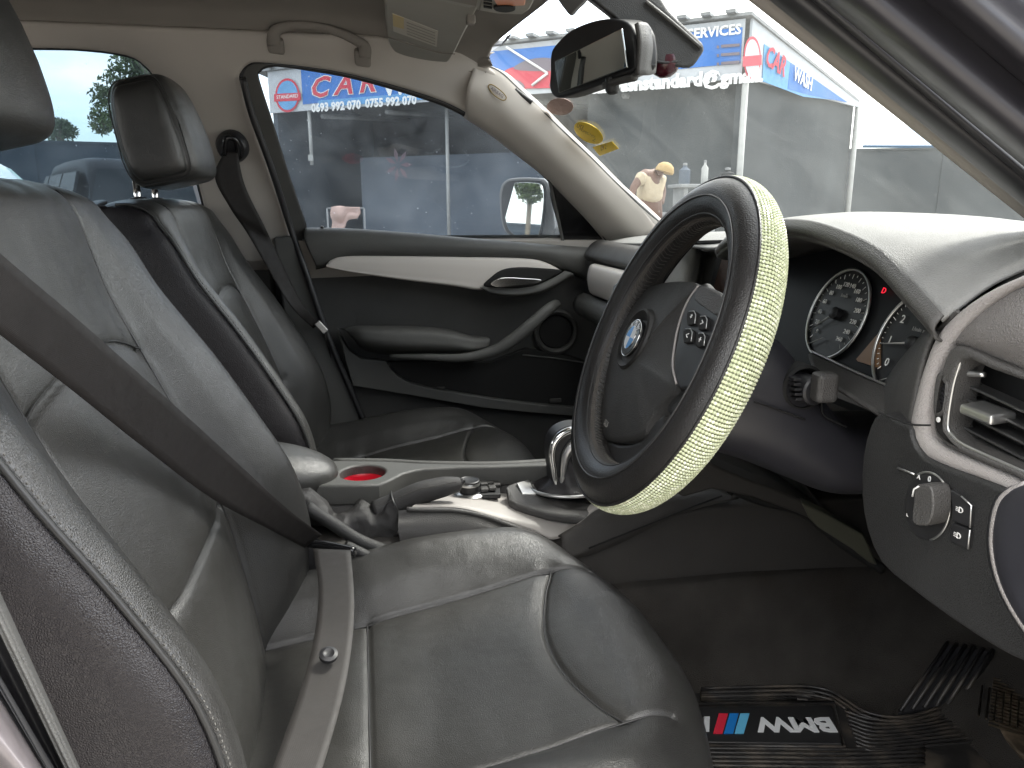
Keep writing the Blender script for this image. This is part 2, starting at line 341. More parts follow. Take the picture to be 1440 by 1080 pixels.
def text(name, s, p, right, up, size, m, parent=None, ext=.0003, align='CENTER', shear=0, xs=1.0, bold=0):
    cu = bpy.data.curves.new(name, 'FONT'); cu.body = s; cu.size = size; cu.extrude = ext; cu.align_x = align; cu.align_y = 'CENTER'; cu.shear = shear
    cu.offset = bold*size; cu.resolution_u = 2
    tmp = bpy.data.objects.new('t', cu); dg = bpy.context.evaluated_depsgraph_get(); COL.objects.link(tmp); dg.update()
    me = bpy.data.meshes.new_from_object(tmp.evaluated_get(dg)); bpy.data.objects.remove(tmp); bpy.data.curves.remove(cu)
    n = len(me.vertices); v = np.empty(n*3); me.vertices.foreach_get('co', v); v = v.reshape(-1, 3)
    r = nrm(right); u = np.array(up, float); u = nrm(u-r*(u@r)); nn = np.cross(r, u)
    V = np.array(p)+np.outer(v[:, 0]*xs, r)+np.outer(v[:, 1], u)+np.outer(v[:, 2], nn)
    F = [tuple(q.vertices) for q in me.polygons]; bpy.data.meshes.remove(me)
    return mk(name, V, F, m, parent, smooth=False)
def holed(name, outer, holes, m, parent, o, ax, thick, bevel=.006):
    """flat sheet with holes: outlines in (a,b) coordinates of frame o, ax[0], ax[1]; thickness centred"""
    cu = bpy.data.curves.new(name, 'CURVE'); cu.dimensions = '2D'; cu.fill_mode = 'BOTH'; cu.extrude = thick/2; cu.bevel_depth = bevel; cu.bevel_resolution = 3; cu.offset = -bevel
    for k, pl in enumerate([outer]+holes):
        s = cu.splines.new('POLY'); s.points.add(len(pl)-1); s.use_cyclic_u = True
        for i, (a, b) in enumerate(pl): s.points[i].co = (a, b, 0, 1)
    tmp = bpy.data.objects.new('t', cu); COL.objects.link(tmp); dg = bpy.context.evaluated_depsgraph_get(); dg.update()
    me = bpy.data.meshes.new_from_object(tmp.evaluated_get(dg)); bpy.data.objects.remove(tmp); bpy.data.curves.remove(cu)
    n = len(me.vertices); v = np.empty(n*3); me.vertices.foreach_get('co', v); v = v.reshape(-1, 3)
    nn = np.cross(ax[0], ax[1]); V = np.array(o)+np.outer(v[:, 0], ax[0])+np.outer(v[:, 1], ax[1])+np.outer(v[:, 2], nn)
    F = [tuple(q.vertices) for q in me.polygons]; bpy.data.meshes.remove(me)
    ob = mk(name, V, F, m, parent); ob.data.set_sharp_from_angle(angle=radians(50)); return ob

# ================================================================== OUTDOORS
g = mk('ground', [(-300, -300, 0), (300, -300, 0), (300, 300, 0), (-300, 300, 0)], [(0, 1, 2, 3)], conc, smooth=False); struct(g, 'pale concrete yard around the car')
FA = vec(-1.65, 16.3, 0); FB = vec(5.81, 10.38, 0); FC = vec(9.45, 12.96, 0)
fr_r = nrm(FB-FA); fr_n = nrm(np.cross([0, 0, 1.], fr_r)); 
if fr_n@(CAM-FA) < 0: fr_n = -fr_n
gr_r = nrm(FC-FB); gr_n = nrm(np.cross([0, 0, 1.], gr_r)); 
if gr_n@(CAM-FB) < 0: gr_n = -gr_n
UZ = vec(0, 0, 1)
def Fp(px, py, o=.0): return Pl(px, py, FA+fr_n*o, fr_n)
def Gp(px, py, o=.0): return Pl(px, py, FB+gr_n*o, gr_n)
cw = thing('car_wash_building', 'dark open fronted car wash shed with blue banner and gable seen through the windows', 'building', (2, 14, 0))
LEN = np.linalg.norm(FB-FA)
def vwall(name, a, b, z0, z1, th, nrmv, m, par, bevel=0):
    a = np.array(a, float); b = np.array(b, float)
    P = [a+UZ*z0, b+UZ*z0, b+UZ*z1, a+UZ*z1]; return plate(name, P, -np.array(nrmv)*th, m, par, bevel=bevel, smooth=False)
A0 = FA-fr_n*3.2; B0 = FB-fr_n*3.2
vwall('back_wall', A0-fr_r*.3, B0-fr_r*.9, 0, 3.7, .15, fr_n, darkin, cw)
vwall('pale_partition', FA+fr_r*1.25-fr_n*1.2, FA+fr_r*6.2-fr_n*1.2, 0, 2.15, .12, fr_n, panelb, cw)
vwall('side_wall', FB+gr_r*.02, FC, 0, 3.02, .12, gr_n, walls, cw)
vwall('side_screen', FA+fr_r*6.9-fr_n*.25, FB-fr_r*.02-fr_n*.25, 0, 3.0, .06, fr_n, walls, cw)
vwall('end_wall', FA-fr_r*.02, FA-fr_r*.02-fr_n*3.3, 0, 3.7, .12, -fr_r, wallb, cw)
mk('roof', [FA+UZ*3.86+fr_n*.15-fr_r*.3, FB+UZ*3.92+fr_n*.15+fr_r*.1, FC+UZ*3.12+gr_n*.1, A0+UZ*3.2], [(0, 1, 2, 3)], roofm, cw, smooth=False, solid=.05)
for i in range(26):   # corrugated edge
    p = FA+fr_r*(LEN*(i+.5)/26)+fr_n*.17+UZ*(3.88+.05*(i/26)); box('roof_ridge', p, (.14, .25, .045), roofm, cw, (fr_r, fr_n, UZ), 0)
for px, o in ((437, .02), (629, -.4)):
    p = Pl(px, 200, FA+fr_n*o, fr_n); p[2] = 0; z0 = 1.95 if px == 437 else 0
    tube('post', [p+UZ*z0, p+UZ*3.0], .035, postm, cw, sm=0)
p = Pl(437, 222, FA+fr_n*.02, fr_n); box('lamp_head', p, (.10, .10, .12), postm, cw)
for q in (FB+fr_n*.06+gr_n*.06, FC+gr_n*.08): tube('post', [q*vec(1, 1, 0), q*vec(1, 1, 0)+UZ*3.0], .05, postm, cw, sm=0)
# front banner
bn = thing('front_banner', 'long blue banner reading CAR WASH with phone numbers along the shed front', 'banner', tuple(FA+UZ*3))
zt0, zt1 = 3.80, 3.84
def fq(a, b, z0a, z1a, z0b, z1b, o): 
    A_ = FA+fr_r*a+fr_n*o; B_ = FA+fr_r*b+fr_n*o; return [A_+UZ*z0a, B_+UZ*z0b, B_+UZ*z1b, A_+UZ*z1a]
plate('banner_sheet', fq(0, LEN, 3.0, 3.8, 3.0, 3.84, .10), -fr_n*.04, bannw, bn, bevel=0)
plate('blue_field', fq(.9, LEN-.03, 3.12, 3.77, 3.22, 3.72, .112), -fr_n*.006, bann, bn, bevel=0)
plate('phone_strip', fq(1.3, 4.9, 3.04, 3.17, 3.04, 3.17, .118), -fr_n*.004, bannl, bn, bevel=0)
def ftext(s, px, py, hpx, m, name='lettering', shear=0, xs=1, o=.122, bold=.02, par=bn):
    p = Fp(px, py, o); q = Fp(px, py-hpx, o); return text(name, s, p, fr_r, UZ, abs(q[2]-p[2])*1.38, m, par, ext=.002, shear=shear, xs=xs, bold=bold)
for cx, cy, ch in ((447, 124, 'C'), (482, 120, 'A'), (515, 117, 'R')):
    ftext(ch, cx, cy, 29, bwhite, shear=.3, xs=1.25, bold=.05, o=.122); ftext(ch, cx, cy, 29, bred, shear=.3, xs=1.25, bold=.022, o=.130)
ftext('WASH', 585, 118, 28, bwhite, xs=1.1, bold=.05)
ftext('0693 992 070', 472, 150, 12, bwhite, xs=1.02, bold=.04)
ftext('0755 992 070', 549, 143.5, 12, bwhite, xs=1.02, bold=.04)
ftext('CAR WASH SERVICES', 955, 50, 14, bwhite, xs=1.0, bold=.03)
ftext('carwashstandard@gmail.', 945, 115, 19, bwhite, xs=1.0, bold=.05, o=.125)
# round logo
def logo(fn, cx, cy, rx, ry, rgt, par, inner):
    def ring(r0, name, m, o, th=.004):
        P = [fn(cx+rx*r0*cos(a), cy+ry*r0*sin(a), o) for a in np.linspace(0, 2*pi, 28, endpoint=False)]
        return plate(name, P, np.array(fr_n if fn is Fp else gr_n)*-th, m, par, bevel=0, smooth=False)
    ring(1, 'logo_ring', bred, .125); ring(.86, 'logo_disc', inner, .131)
    P = [fn(cx-rx*1.1, cy-ry*.08, .137), fn(cx+rx*1.1, cy-ry*.16, .137), fn(cx+rx*1.1, cy+ry*.3, .137), fn(cx-rx*1.1, cy+ry*.38, .137)]
    plate('logo_band', P, np.array(fr_n if fn is Fp else gr_n)*-.004, bred, par, bevel=0)
logo(Fp, 404, 134, 17, 24, fr_r, bn, bannl)
text('lettering', 'STANDARD', Fp(404, 136, .14), fr_r, UZ, .10, bwhite, bn, ext=.002, xs=1.1)
# car picture on the banner
for k, (pts, mm) in enumerate([
    ([(700, 112), (712, 98), (735, 92), (770, 88), (800, 98), (812, 112), (806, 122), (706, 124)], bred),
    ([(722, 97), (742, 84), (775, 82), (790, 96), (760, 100)], bgrey),
    ([(716, 122), (726, 112), (738, 122), (727, 131)], bgrey), ([(772, 120), (784, 109), (796, 119), (785, 129)], bgrey)]):
    plate('car_picture', [Fp(a, b, .125+.004*k) for a, b in pts], -fr_n*.003, mm, bn, bevel=0, sm=3)
for a, b in (((712, 66), (770, 103)), ((770, 103), (748, 120))):
    p, q = Fp(*a, .15), Fp(*b, .15); tube('white_stroke', [p, q], .022, bwhite, bn, sm=0, seg=6)
for k in range(3):
    y0 = 63+k*12
    plate('bullet_line', [Fp(1014, y0, .13), Fp(1040, y0-2, .13), Fp(1040, y0+2, .13), Fp(1014, y0+4, .13)], -fr_n*.003, bgrey, bn, bevel=0)
    plate('bullet_dot', [Fp(1008, y0+1, .13), Fp(1011, y0+1, .13), Fp(1011, y0+5, .13), Fp(1008, y0+5, .13)], -fr_n*.003, bgrey, bn, bevel=0)
gb = thing('gable_banner', 'triangular blue and white banner with red CAR lettering on the shed side', 'banner', tuple(FB+UZ*3))
def ge(p0, p1, z0a, z1a, z0b, z1b, o): return [p0+gr_n*o+UZ*z0a, p1+gr_n*o+UZ*z0b, p1+gr_n*o+UZ*z1b, p0+gr_n*o+UZ*z1a]
plate('banner_sheet', ge(FB, FC, 3.0, 3.86, 2.98, 3.07, .10), -gr_n*.04, bannw, gb, bevel=0)
plate('pale_field', [Gp(1075, 62, .112), Gp(1188, 142, .112), Gp(1130, 136, .112), Gp(1072, 114, .112)], -gr_n*.005, bannl, gb, bevel=0)
plate('blue_field', [Gp(1112, 88, .116), Gp(1192, 144, .116), Gp(1140, 134, .116), Gp(1108, 125, .116)], -gr_n*.004, bann, gb, bevel=0)
logo(Gp, 1058, 82, 12, 31, gr_r, gb, bannw)
pc = Gp(1091, 87, .14); text('lettering', 'CAR', pc, Gp(1110, 98, .14)-Gp(1073, 72, .14), UZ, .42, bred, gb, ext=.002, bold=.02, shear=.2, xs=.85)
pc = Gp(1130, 112, .14); text('lettering', 'WASH', pc, Gp(1150, 124, .14)-Gp(1113, 100, .14), UZ, .30, bwhite, gb, ext=.002, bold=.02, xs=.85)
# boundary walls
def wall(name, a, b, h, m, label, th=.18):
    a = vec(*a, 0); b = vec(*b, 0); n = nrm(np.cross(b-a, UZ)); t = thing(name, label, 'wall', tuple((a+b)/2))
    if n@(CAM-a) < 0: n = -n
    vwall('wall_face', a, b, 0, h, th, n, m, t); P = [a+UZ*h+n*.03, b+UZ*h+n*.03, b+UZ*(h+.06)+n*.03, a+UZ*(h+.06)+n*.03]
    plate('coping', P, -n*(th+.06), m, t, bevel=0, smooth=False)
    k = int(np.linalg.norm(b-a)/3.2)
    for i in range(1, k):
        q = a+(b-a)*i/k+n*.012; box('pier', q+UZ*h/2, (.3, .03, h-.02), m, t, (nrm(b-a), n, UZ), 0)
    return t
wall('boundary_wall', (-40, 13.5), (-1.2, 21.0), 2.6, wallb, 'blue grey rendered yard wall behind the parked cars')
wall('boundary_wall', (8.5, 20.5), (26, 13.2), 2.6, walls, 'slate grey yard wall right of the car wash shed')
# blue roofed house behind the right wall
bh = thing('blue_roof_house', 'low house with pale blue sheet roof beyond the right hand wall', 'house', (22, 24, 0))
r0 = vec(14.5, 21.5, 2.72); 
rp = [Y(1212, 208, 20.5), Y(1290, 176, 22.5), Y(1420, 176, 22.5), Y(1480, 208, 20.5)]
mk('roof', rp, [(0, 1, 2, 3)], blueroof, bh, smooth=False, solid=.08)
plate('wall', [vec(rp[0][0]+.3, 20.8, 0), vec(rp[3][0]-.3, 20.8, 0), vec(rp[3][0]-.3, 20.8, rp[0][2]-.1), vec(rp[0][0]+.3, 20.8, rp[0][2]-.1)], (0, .2, 0), panelb, bh, bevel=0)
# trees
def leaves(name, blobs, n, size, m, parent, seed=1):
    rg = np.random.default_rng(seed); V, F = [], []
    tot = sum(b[3] for b in blobs)
    for (cx, cy, cz, w, r) in blobs:
        k = int(n*w/tot)
        for _ in range(k):
            d = rg.normal(size=3); d /= np.linalg.norm(d); p = np.array([cx, cy, cz])+d*r*rg.uniform(.35, 1)**.6*np.array([1, 1, .8])
            a = nrm(rg.normal(size=3)); b = nrm(np.cross(a, rg.normal(size=3))); s = size*rg.uniform(.6, 1.3); o0 = len(V)
            V += [p-a*s, p+b*s*.35, p+a*s, p-b*s*.35]; F.append((o0, o0+1, o0+2, o0+3))
    return mk(name, V, F, m, parent, smooth=False)
t1 = thing('yard_tree', 'tall open branched tree hanging over the wall beside the rear window', 'tree', (-4.2, 15.6, 0))
b0 = Y(238, 330, 15.6); tube('trunk', [vec(b0[0], 15.6, 0), Y(232, 190, 15.6), Y(215, 110, 15.6), Y(206, 60, 15.6)], [.16, .13, .1, .07], bark, t1)
brs = [[(222, 135), (200, 110), (185, 125), (165, 128), (150, 135)], [(225, 160), (195, 150), (170, 160), (150, 172), (140, 178)], [(215, 110), (195, 90), (190, 70)], [(228, 170), (200, 182), (170, 172)]]
for b in brs: tube('limb', [Y(*q, 15.6+random.uniform(-.2, .2)) for q in b], [.05]+[.03]*(len(b)-2)+[.012], bark, t1, seg=6, sm=4)
bl = []
for b in brs:
    for q in b[1:]:
        p = Y(*q, 15.6+random.uniform(-.3, .3)); bl.append((*p, 1, random.uniform(.13, .26)))
for q in ((185, 95), (170, 108), (158, 122), (148, 136), (150, 158), (146, 172), (196, 86), (176, 90), (205, 120), (212, 100), (190, 135), (200, 165), (196, 180), (220, 150), (230, 110), (240, 90)): p = Y(*q, 15.6); bl.append((*p, 1.6, .3))
leaves('crown', bl, 4200, .06, leafm, t1)
t2 = thing('distant_tree', 'small round green tree rising over the blue grey wall', 'tree', (-14, 34, 0))
c0 = Y(83, 182, 34); tube('trunk', [c0*vec(1, 1, 0), c0], .15, bark, t2)
leaves('crown', [(c0[0]+dx, 34, c0[2]+dz, 1, r) for dx, dz, r in ((0, 0, .5), (-.35, -.05, .35), (.4, -.05, .35), (-.1, .25, .3), (.2, .2, .25), (0, -.4, .5))], 1500, .1, leafd, t2, 3)
t3 = thing('palm_tree', 'palm tree top showing above the left end of the blue banner', 'tree', (0, 26, 0))
c0 = Y(412, 78, 26)
tube('trunk', [c0*vec(1, 1, 0), c0], .14, bark, t3)
for k in range(13):
    a = k*2*pi/13; P = [c0, c0+vec(cos(a)*.8, sin(a)*.5, .5), c0+vec(cos(a)*1.6, sin(a)*1.0, .1), c0+vec(cos(a)*2.1, sin(a)*1.3, -.6)]
    S = smooth_line(P, 8); V, F = [], []
    for i, s in enumerate(S[:-1]):
        tt = nrm(S[i+1]-s); sd_ = nrm(np.cross(tt, UZ)+1e-6)
        for g_ in (-1, 1):
            o0 = len(V); V += [s, s+tt*.07, s+sd_*g_*.32+vec(0, 0, -.1)+tt*.15]; F.append((o0, o0+1, o0+2))
    mk('frond', V, F, leafm, t3, smooth=False)
t4 = thing('roadside_tree', 'bushy tree behind the camera side of the yard reflected in the door mirror', 'tree', (-15.5, 2.9, 0))
tube('trunk', [(-15.5, 2.9, 0), (-15.5, 2.9, 2.6)], .06, bark, t4)
leaves('crown', [(-15.5+dx, 2.9+dy, 2.6+dz, 1, .3) for dx, dy, dz in ((0, 0, 0), (.3, 0, .3), (-.3, .15, .2), (0, .2, .5), (.1, -.2, .4), (0, 0, .8))], 2500, .07, leafm, t4, 5)
# parked cars
def parked_car(name, label, body, glassm, loc, rot, Lc=4.2, Wc=1.7, H=1.5, sed=False):
    t = thing(name, label, 'car', loc, 'cars parked by the yard wall'); c, s = cos(rot), sin(rot)
    def T(p): p = np.array(p, float); return np.array([p[..., 0]*c-p[..., 1]*s+loc[0], p[..., 0]*s+p[..., 1]*c+loc[1], p[..., 2]+loc[2]]).T if p.ndim > 1 else vec(p[0]*c-p[1]*s+loc[0], p[0]*s+p[1]*c+loc[1], p[2]+loc[2])
    hl, w = Lc/2, Wc/2
    low = [(-hl, .35), (-hl-.03, .6), (-hl+.05, .92), (-hl+.5, .98), (hl-1.1, .97), (hl-.25, .86), (hl, .62), (hl, .32)]
    rows = []
    for x, z in low: rows.append([T((x, -w+.03, .3 if z > .3 else z)), T((x, -w, .55)), T((x, -w+.04, z*.97)), T((x, -w*.5, z)), T((x, w*.5, z)), T((x, w-.04, z*.97)), T((x, w, .55)), T((x, w-.03, .3))])
    surf('body', rows, body, t, 3, 3)
    cab = [(-hl+.15, .95), (-hl+.45, H-.12), (-hl+1.0, H), (.2, H), (.75, H-.1), (hl-1.05, .95)]
    cabr = [[T((x, -w+.06, .93)), T((x, -w+.06+.22*(z-.93)/(H-.93), .93+(z-.93)*.5)), T((x, -w+.3, z)), T((x, 0, z+.02)), T((x, w-.3, z)), T((x, w-.06-.22*(z-.93)/(H-.93), .93+(z-.93)*.5)), T((x, w-.06, .93))] for x, z in cab]
    surf('roof', cabr, body, t, 3, 3)
    for sy in (-1, 1):
        for x0, x1, a, b in ((-hl+.5, -.55, -hl+.75, -.55), (-.48, .3, -.48, .3), (.36, 1.0, .36, .62)):
            P = [T((x0, sy*(w-.05), .96)), T((x1, sy*(w-.05), .96)), T((b, sy*(w-.24), H-.13)), T((a, sy*(w-.24), H-.13))]
            plate('window', [p+np.array(T((0, sy*.035, 0)))-np.array(T((0, 0, 0))) for p in P], (T((0, -sy*.03, 0))-T((0, 0, 0))), glassm, t, bevel=0)
        for xx in (-hl+.8, hl-.8):
            ctr = T((xx, sy*(w-.02), .32)); axv = T((0, sy, 0))-T((0, 0, 0)); lathe('wheel', ctr, axv, [(.1, -.1), (.3, -.1), (.32, -.05), (.32, .02), (.28, .05), (.2, .03), (.1, .04)], tyre, t, 20)
            lathe('rim', ctr, axv, [(.19, .02), (.17, .06), (.03, .07)], satin, t, 14)
    for xe, ze, xt, zt in ((hl-1.05, .97, .74, H-.13), (-hl+.13, .97, -hl+.42, H-.14)):
        P = [T((xe, -w+.14, ze)), T((xe, w-.14, ze)), T((xt, w-.34, zt)), T((xt, -w+.34, zt))]; sg = 1 if xe > 0 else -1
        plate('windscreen', [p+(T((sg*.03, 0, .03))-T((0, 0, 0))) for p in P], (T((-sg*.03, 0, -.02))-T((0, 0, 0))), glassm, t, bevel=0)
    for sy in (-1, 1):
        p = T((hl-.02, sy*(w-.28), .68)); box('headlight', p, (.12, .32, .16), white_soft, t, (T((1, 0, 0))-T((0, 0, 0)), T((0, 1, 0))-T((0, 0, 0)), UZ), .03)
        p = T((.62, sy*(w+.1), 1.0)); box('door_mirror', p, (.1, .2, .13), body, t, (T((1, 0, 0))-T((0, 0, 0)), T((0, 1, 0))-T((0, 0, 0)), UZ), .03)
        p = T((-hl, sy*(w-.2), .75)); box('tail_light', p, (.08, .26, .18), redm, t, (T((1, 0, 0))-T((0, 0, 0)), T((0, 1, 0))-T((0, 0, 0)), UZ), .02)
    return t
parked_car('parked_car', 'black hatchback parked beside the blue grey wall, seen between the front seats', carblack, carglass, (-3.0, 9.6, 0), radians(118), 4.1, 1.7, 1.62)
parked_car('parked_car', 'white car with greenish windscreen at the far left of the rear window', carwhite, carglassg, (-3.3, 4.9, 0), radians(2), 4.2, 1.7, 1.5)
# worker at the wash bay
pw = thing('person', 'person in cream shirt and yellow cap bending over at the car wash', 'person', (4.2, 7.7, 0))
def skin_body(name, verts, edges, radii, m, par, sub=2):
    me = bpy.data.meshes.new(name); v = np.array(verts, float); base = np.array(WL[par.name]); me.from_pydata((v-base).tolist(), edges, []); me.materials.append(m)
    o = bpy.data.objects.new(name, me); COL.objects.link(o); o.parent = par; WL[o.name] = tuple(base)
    sk = o.modifiers.new('skin', 'SKIN'); 
    for i, r in enumerate(radii): me.skin_vertices[0].data[i].radius = (r, r)
    me.skin_vertices[0].data[0].use_root = True; sk.use_smooth_shade = True
    ss = o.modifiers.new('s', 'SUBSURF'); ss.levels = sub; ss.render_levels = sub; return o
pb = Y(915, 330, 7.7); bx = pb[0]
def q3(px, py, dy=0): return Y(px, py, 7.7+dy)
hip = q3(912, 292); sh = q3(918, 246)
bodyv = [hip, q3(914, 268), sh, q3(925, 242), q3(930, 238, -.1), q3(902, 248, -.1), q3(890, 265, -.15), q3(888, 282, -.2), q3(928, 250, .1), q3(932, 270, .1), q3(930, 288, 0), hip+vec(-.1, 0, -.15), vec(hip[0]-.12, 7.7, .45), vec(hip[0]-.12, 7.7, .06), vec(hip[0]-.12, 7.58, .03), hip+vec(.1, 0, -.15), vec(hip[0]+.12, 7.75, .45), vec(hip[0]+.12, 7.75, .06), vec(hip[0]+.12, 7.63, .03)]
skin_body('body', bodyv, [(0, 1), (1, 2), (2, 3), (3, 4), (2, 5), (5, 6), (6, 7), (2, 8), (8, 9), (9, 10), (0, 11), (11, 12), (12, 13), (13, 14), (0, 15), (15, 16), (16, 17), (17, 18)], [.14, .13, .13, .05, .085, .06, .045, .03, .06, .045, .03, .09, .07, .045, .04, .09, .07, .045, .04], skin, pw)
skin_body('shirt', [hip+vec(0, 0, .02), q3(914, 268), sh, q3(903, 250, -.1), q3(895, 258, -.13), q3(928, 252, .1), q3(931, 262, .1)], [(0, 1), (1, 2), (2, 3), (3, 4), (2, 5), (5, 6)], [.17, .165, .15, .085, .065, .085, .065], shirt, pw)
skin_body('trousers', [hip, hip+vec(-.1, 0, -.15), vec(hip[0]-.12, 7.7, .45), vec(hip[0]-.12, 7.7, .1), hip+vec(.1, 0, -.15), vec(hip[0]+.12, 7.75, .45), vec(hip[0]+.12, 7.75, .1)], [(0, 1), (1, 2), (2, 3), (0, 4), (4, 5), (5, 6)], [.185, .13, .09, .07, .13, .09, .07], trous, pw)
hc = q3(934, 240, -.1); lathe('cap', hc+vec(0, 0, -.02), (.3, 0, 1), [(.105, 0), (.11, .03), (.09, .08), (.05, .11), (.01, .12)], cap_m, pw, 20)
# towel on a wash trolley
tw = thing('towel', 'pale pink towel hanging over a rail at the shed front', 'towel', tuple(Y(485, 305, 12)))
def T12(px, py, dy=0): return Y(px, py, 12+dy)
surf('cloth', [[T12(466, 291), T12(478, 290), T12(492, 291), T12(506, 291)], [T12(465, 302), T12(478, 303, -.05), T12(492, 299, .03), T12(507, 300)], [T12(467, 312), T12(480, 314, .05), T12(490, 303, -.03), T12(504, 304)], [T12(466, 322), T12(484, 321, -.03), T12(489, 309), T12(502, 307)]], cloth_p, tw, 5, 5, solid=.02)
rl = thing('clothes_rail', 'thin grey rail on two legs under the pink towel', 'rail', tuple(T12(485, 400)*vec(1, 1, 0)))
p, q = T12(460, 293, .03), T12(512, 293, .03); tube('bar', [p, q], .015, roofm, rl, sm=0); tube('leg', [p*vec(1, 1, 0), p], .015, roofm, rl, sm=0); tube('leg', [q*vec(1, 1, 0), q], .015, roofm, rl, sm=0)

# unseen building added behind the camera to cut sky light from that side
wk = thing('sky_block_building', 'long dark unseen building added across the yard to block sky light', 'building', (0, -7, 0))
plate('front_wall', [vec(-9, -8.5, 0), vec(9, -8.5, 0), vec(9, -8.5, 4.2), vec(-9, -8.5, 4.2)], (0, -.2, 0), wallb, wk, 0)
plate('roof', [vec(-9.3, -7.9, 4.1), vec(9.3, -7.9, 4.1), vec(9.3, -14, 5.0), vec(-9.3, -14, 5.0)], (0, 0, .08), roofm, wk, 0)
for k in range(3): plate('shutter_door', [vec(-7+5*k, -8.49, 0), vec(-4+5*k, -8.49, 0), vec(-4+5*k, -8.49, 3.2), vec(-7+5*k, -8.49, 3.2)], (0, .03, 0), roofm, wk, 0)

wall('boundary_wall', (-20, -9), (-20, 16.2), 2.1, wallb, 'far end yard wall reflected in the passenger door mirror')
# things standing in the wash bay
bench = thing('work_bench', 'low grey work bench standing behind the person at the car wash', 'bench', (6, 9.5, 0))
p, q = Y(948, 262, 9.6), Y(1046, 262, 9.6); m_ = (p+q)/2
box('bench_top', (m_[0], 9.6, m_[2]), (q[0]-p[0], .5, .05), roofm, bench, None, .01)
for xx in (p[0]+.1, m_[0], q[0]-.1): box('leg', (xx, 9.6, m_[2]/2), (.06, .4, m_[2]-.03), roofm, bench, None, .004)
for k, (px, w, h, mm, lb) in enumerate(((962, .16, .26, panelb, 'pale blue plastic jerry can on the left end of the work bench'), (990, .10, .30, postm, 'pale tall bottle in the middle of the work bench'), (1022, .20, .20, darkin, 'dark bucket on the right end of the work bench'))):
    cc = Y(px, 262, 9.6)*vec(1, 0, 1)+vec(0, 9.6, .03); t = thing('container', lb, 'container', tuple(cc)); lathe('container_body', cc, UZ, [(w*.45, 0), (w*.5, .02), (w*.5, h*.75), (w*.2, h*.9), (w*.18, h)], mm, t, 18); lathe('cap', cc+UZ*h, UZ, [(w*.2, 0), (w*.2, .03), (.01, .035)], roofm, t, 12)
for k in range(7):   # faint flower print on the pale partition
    a = k*pi/3.5; c_ = Pl(560, 232, FA-fr_n*1.19, fr_n); d1 = fr_r*cos(a)+UZ*sin(a); d2 = fr_r*-sin(a)+UZ*cos(a)
    mk('flower_print', [c_+d1*.05, c_+d1*.22+d2*.05, c_+d1*.36, c_+d1*.22-d2*.05], [(0, 1, 2, 3)], MATS.get('print_mauve') or mat('print_mauve', (.15, .10, .13), .85), cw, smooth=False)
for k in range(5):
    z_ = 2.9; p = FA+fr_r*(1.2+1.6*k)-fr_n*.1+UZ*z_; tube('roof_beam', [p, p-fr_n*3.0+UZ*.2], .05, roofm, cw, sm=0, seg=6)

# ================================================================== CAR SHELL
so = vec(0, .70, 1.05); su = nrm((0, -.38, 1)); sn = nrm((0, 1, .38)); SAX = (vec(1, 0, 0), su)
def S(px, py, o=0.): return Pl(px, py, so+sn*o, sn)
def s2(p): return ((p-so)@SAX[0], (p-so)@su)
def S2(pts, sm=4): return [tuple(q) for q in smooth_line([np.array(s2(S(*p))) for p in pts], sm, True)]
fw_out = [(338, 112), (341, 98), (350, 89), (366, 86), (430, 92), (500, 104), (590, 129), (645, 151), (700, 186), (770, 243), (830, 305), (862, 350), (880, 400), (820, 420), (640, 420), (500, 420), (445, 410), (432, 385), (408, 325), (380, 238), (352, 160)]
fw_in = [(363, 112), (365, 100), (374, 94), (392, 92), (430, 97), (500, 110), (590, 136), (645, 158), (700, 194), (768, 250), (776, 280), (792, 352), (760, 352), (640, 345), (500, 332), (436, 330), (428, 312), (405, 245), (382, 172)]
rw_out = [(-260, 72), (-100, 66), (55, 66), (120, 68), (180, 76), (205, 90), (222, 112), (245, 165), (268, 220), (282, 262), (292, 330), (250, 345), (100, 345), (-150, 345), (-330, 345), (-330, 150)]
rw_in = [(-255, 78), (-100, 72), (55, 72), (120, 74), (178, 82), (201, 95), (217, 116), (240, 168), (262, 222), (276, 264), (286, 325), (250, 338), (100, 338), (-150, 338), (-320, 338), (-320, 155)]
def xz2(x, z): return (x, (z-1.05)/su[2])
out_poly = [xz2(-2.3, 1.0), xz2(-.13, 1.0)]+[xz2(-.13, 1.045), xz2(-.085, 1.045), xz2(-.085, 1.04), xz2(.70, 1.04), xz2(.66, 1.06), xz2(.60, 1.12), xz2(.45, 1.27), xz2(.29, 1.40), xz2(.22, 1.435), xz2(.05, 1.455), xz2(-2.3, 1.46)]
shell = holed('side_trim', out_poly, [S2(fw_out), S2(rw_out, 3)], trimb, None, so, SAX, .022, .008)
struct(shell, 'beige inner trim around the passenger side windows'); 
struct(plate('pillar_backing', [vec(-.45, .76, .35), vec(.12, .76, .35), vec(.12, .76, 1.04), vec(-.45, .76, 1.06)], (0, .04, 0), rubber, None, 0), 'dark sheet behind the centre pillar trim')
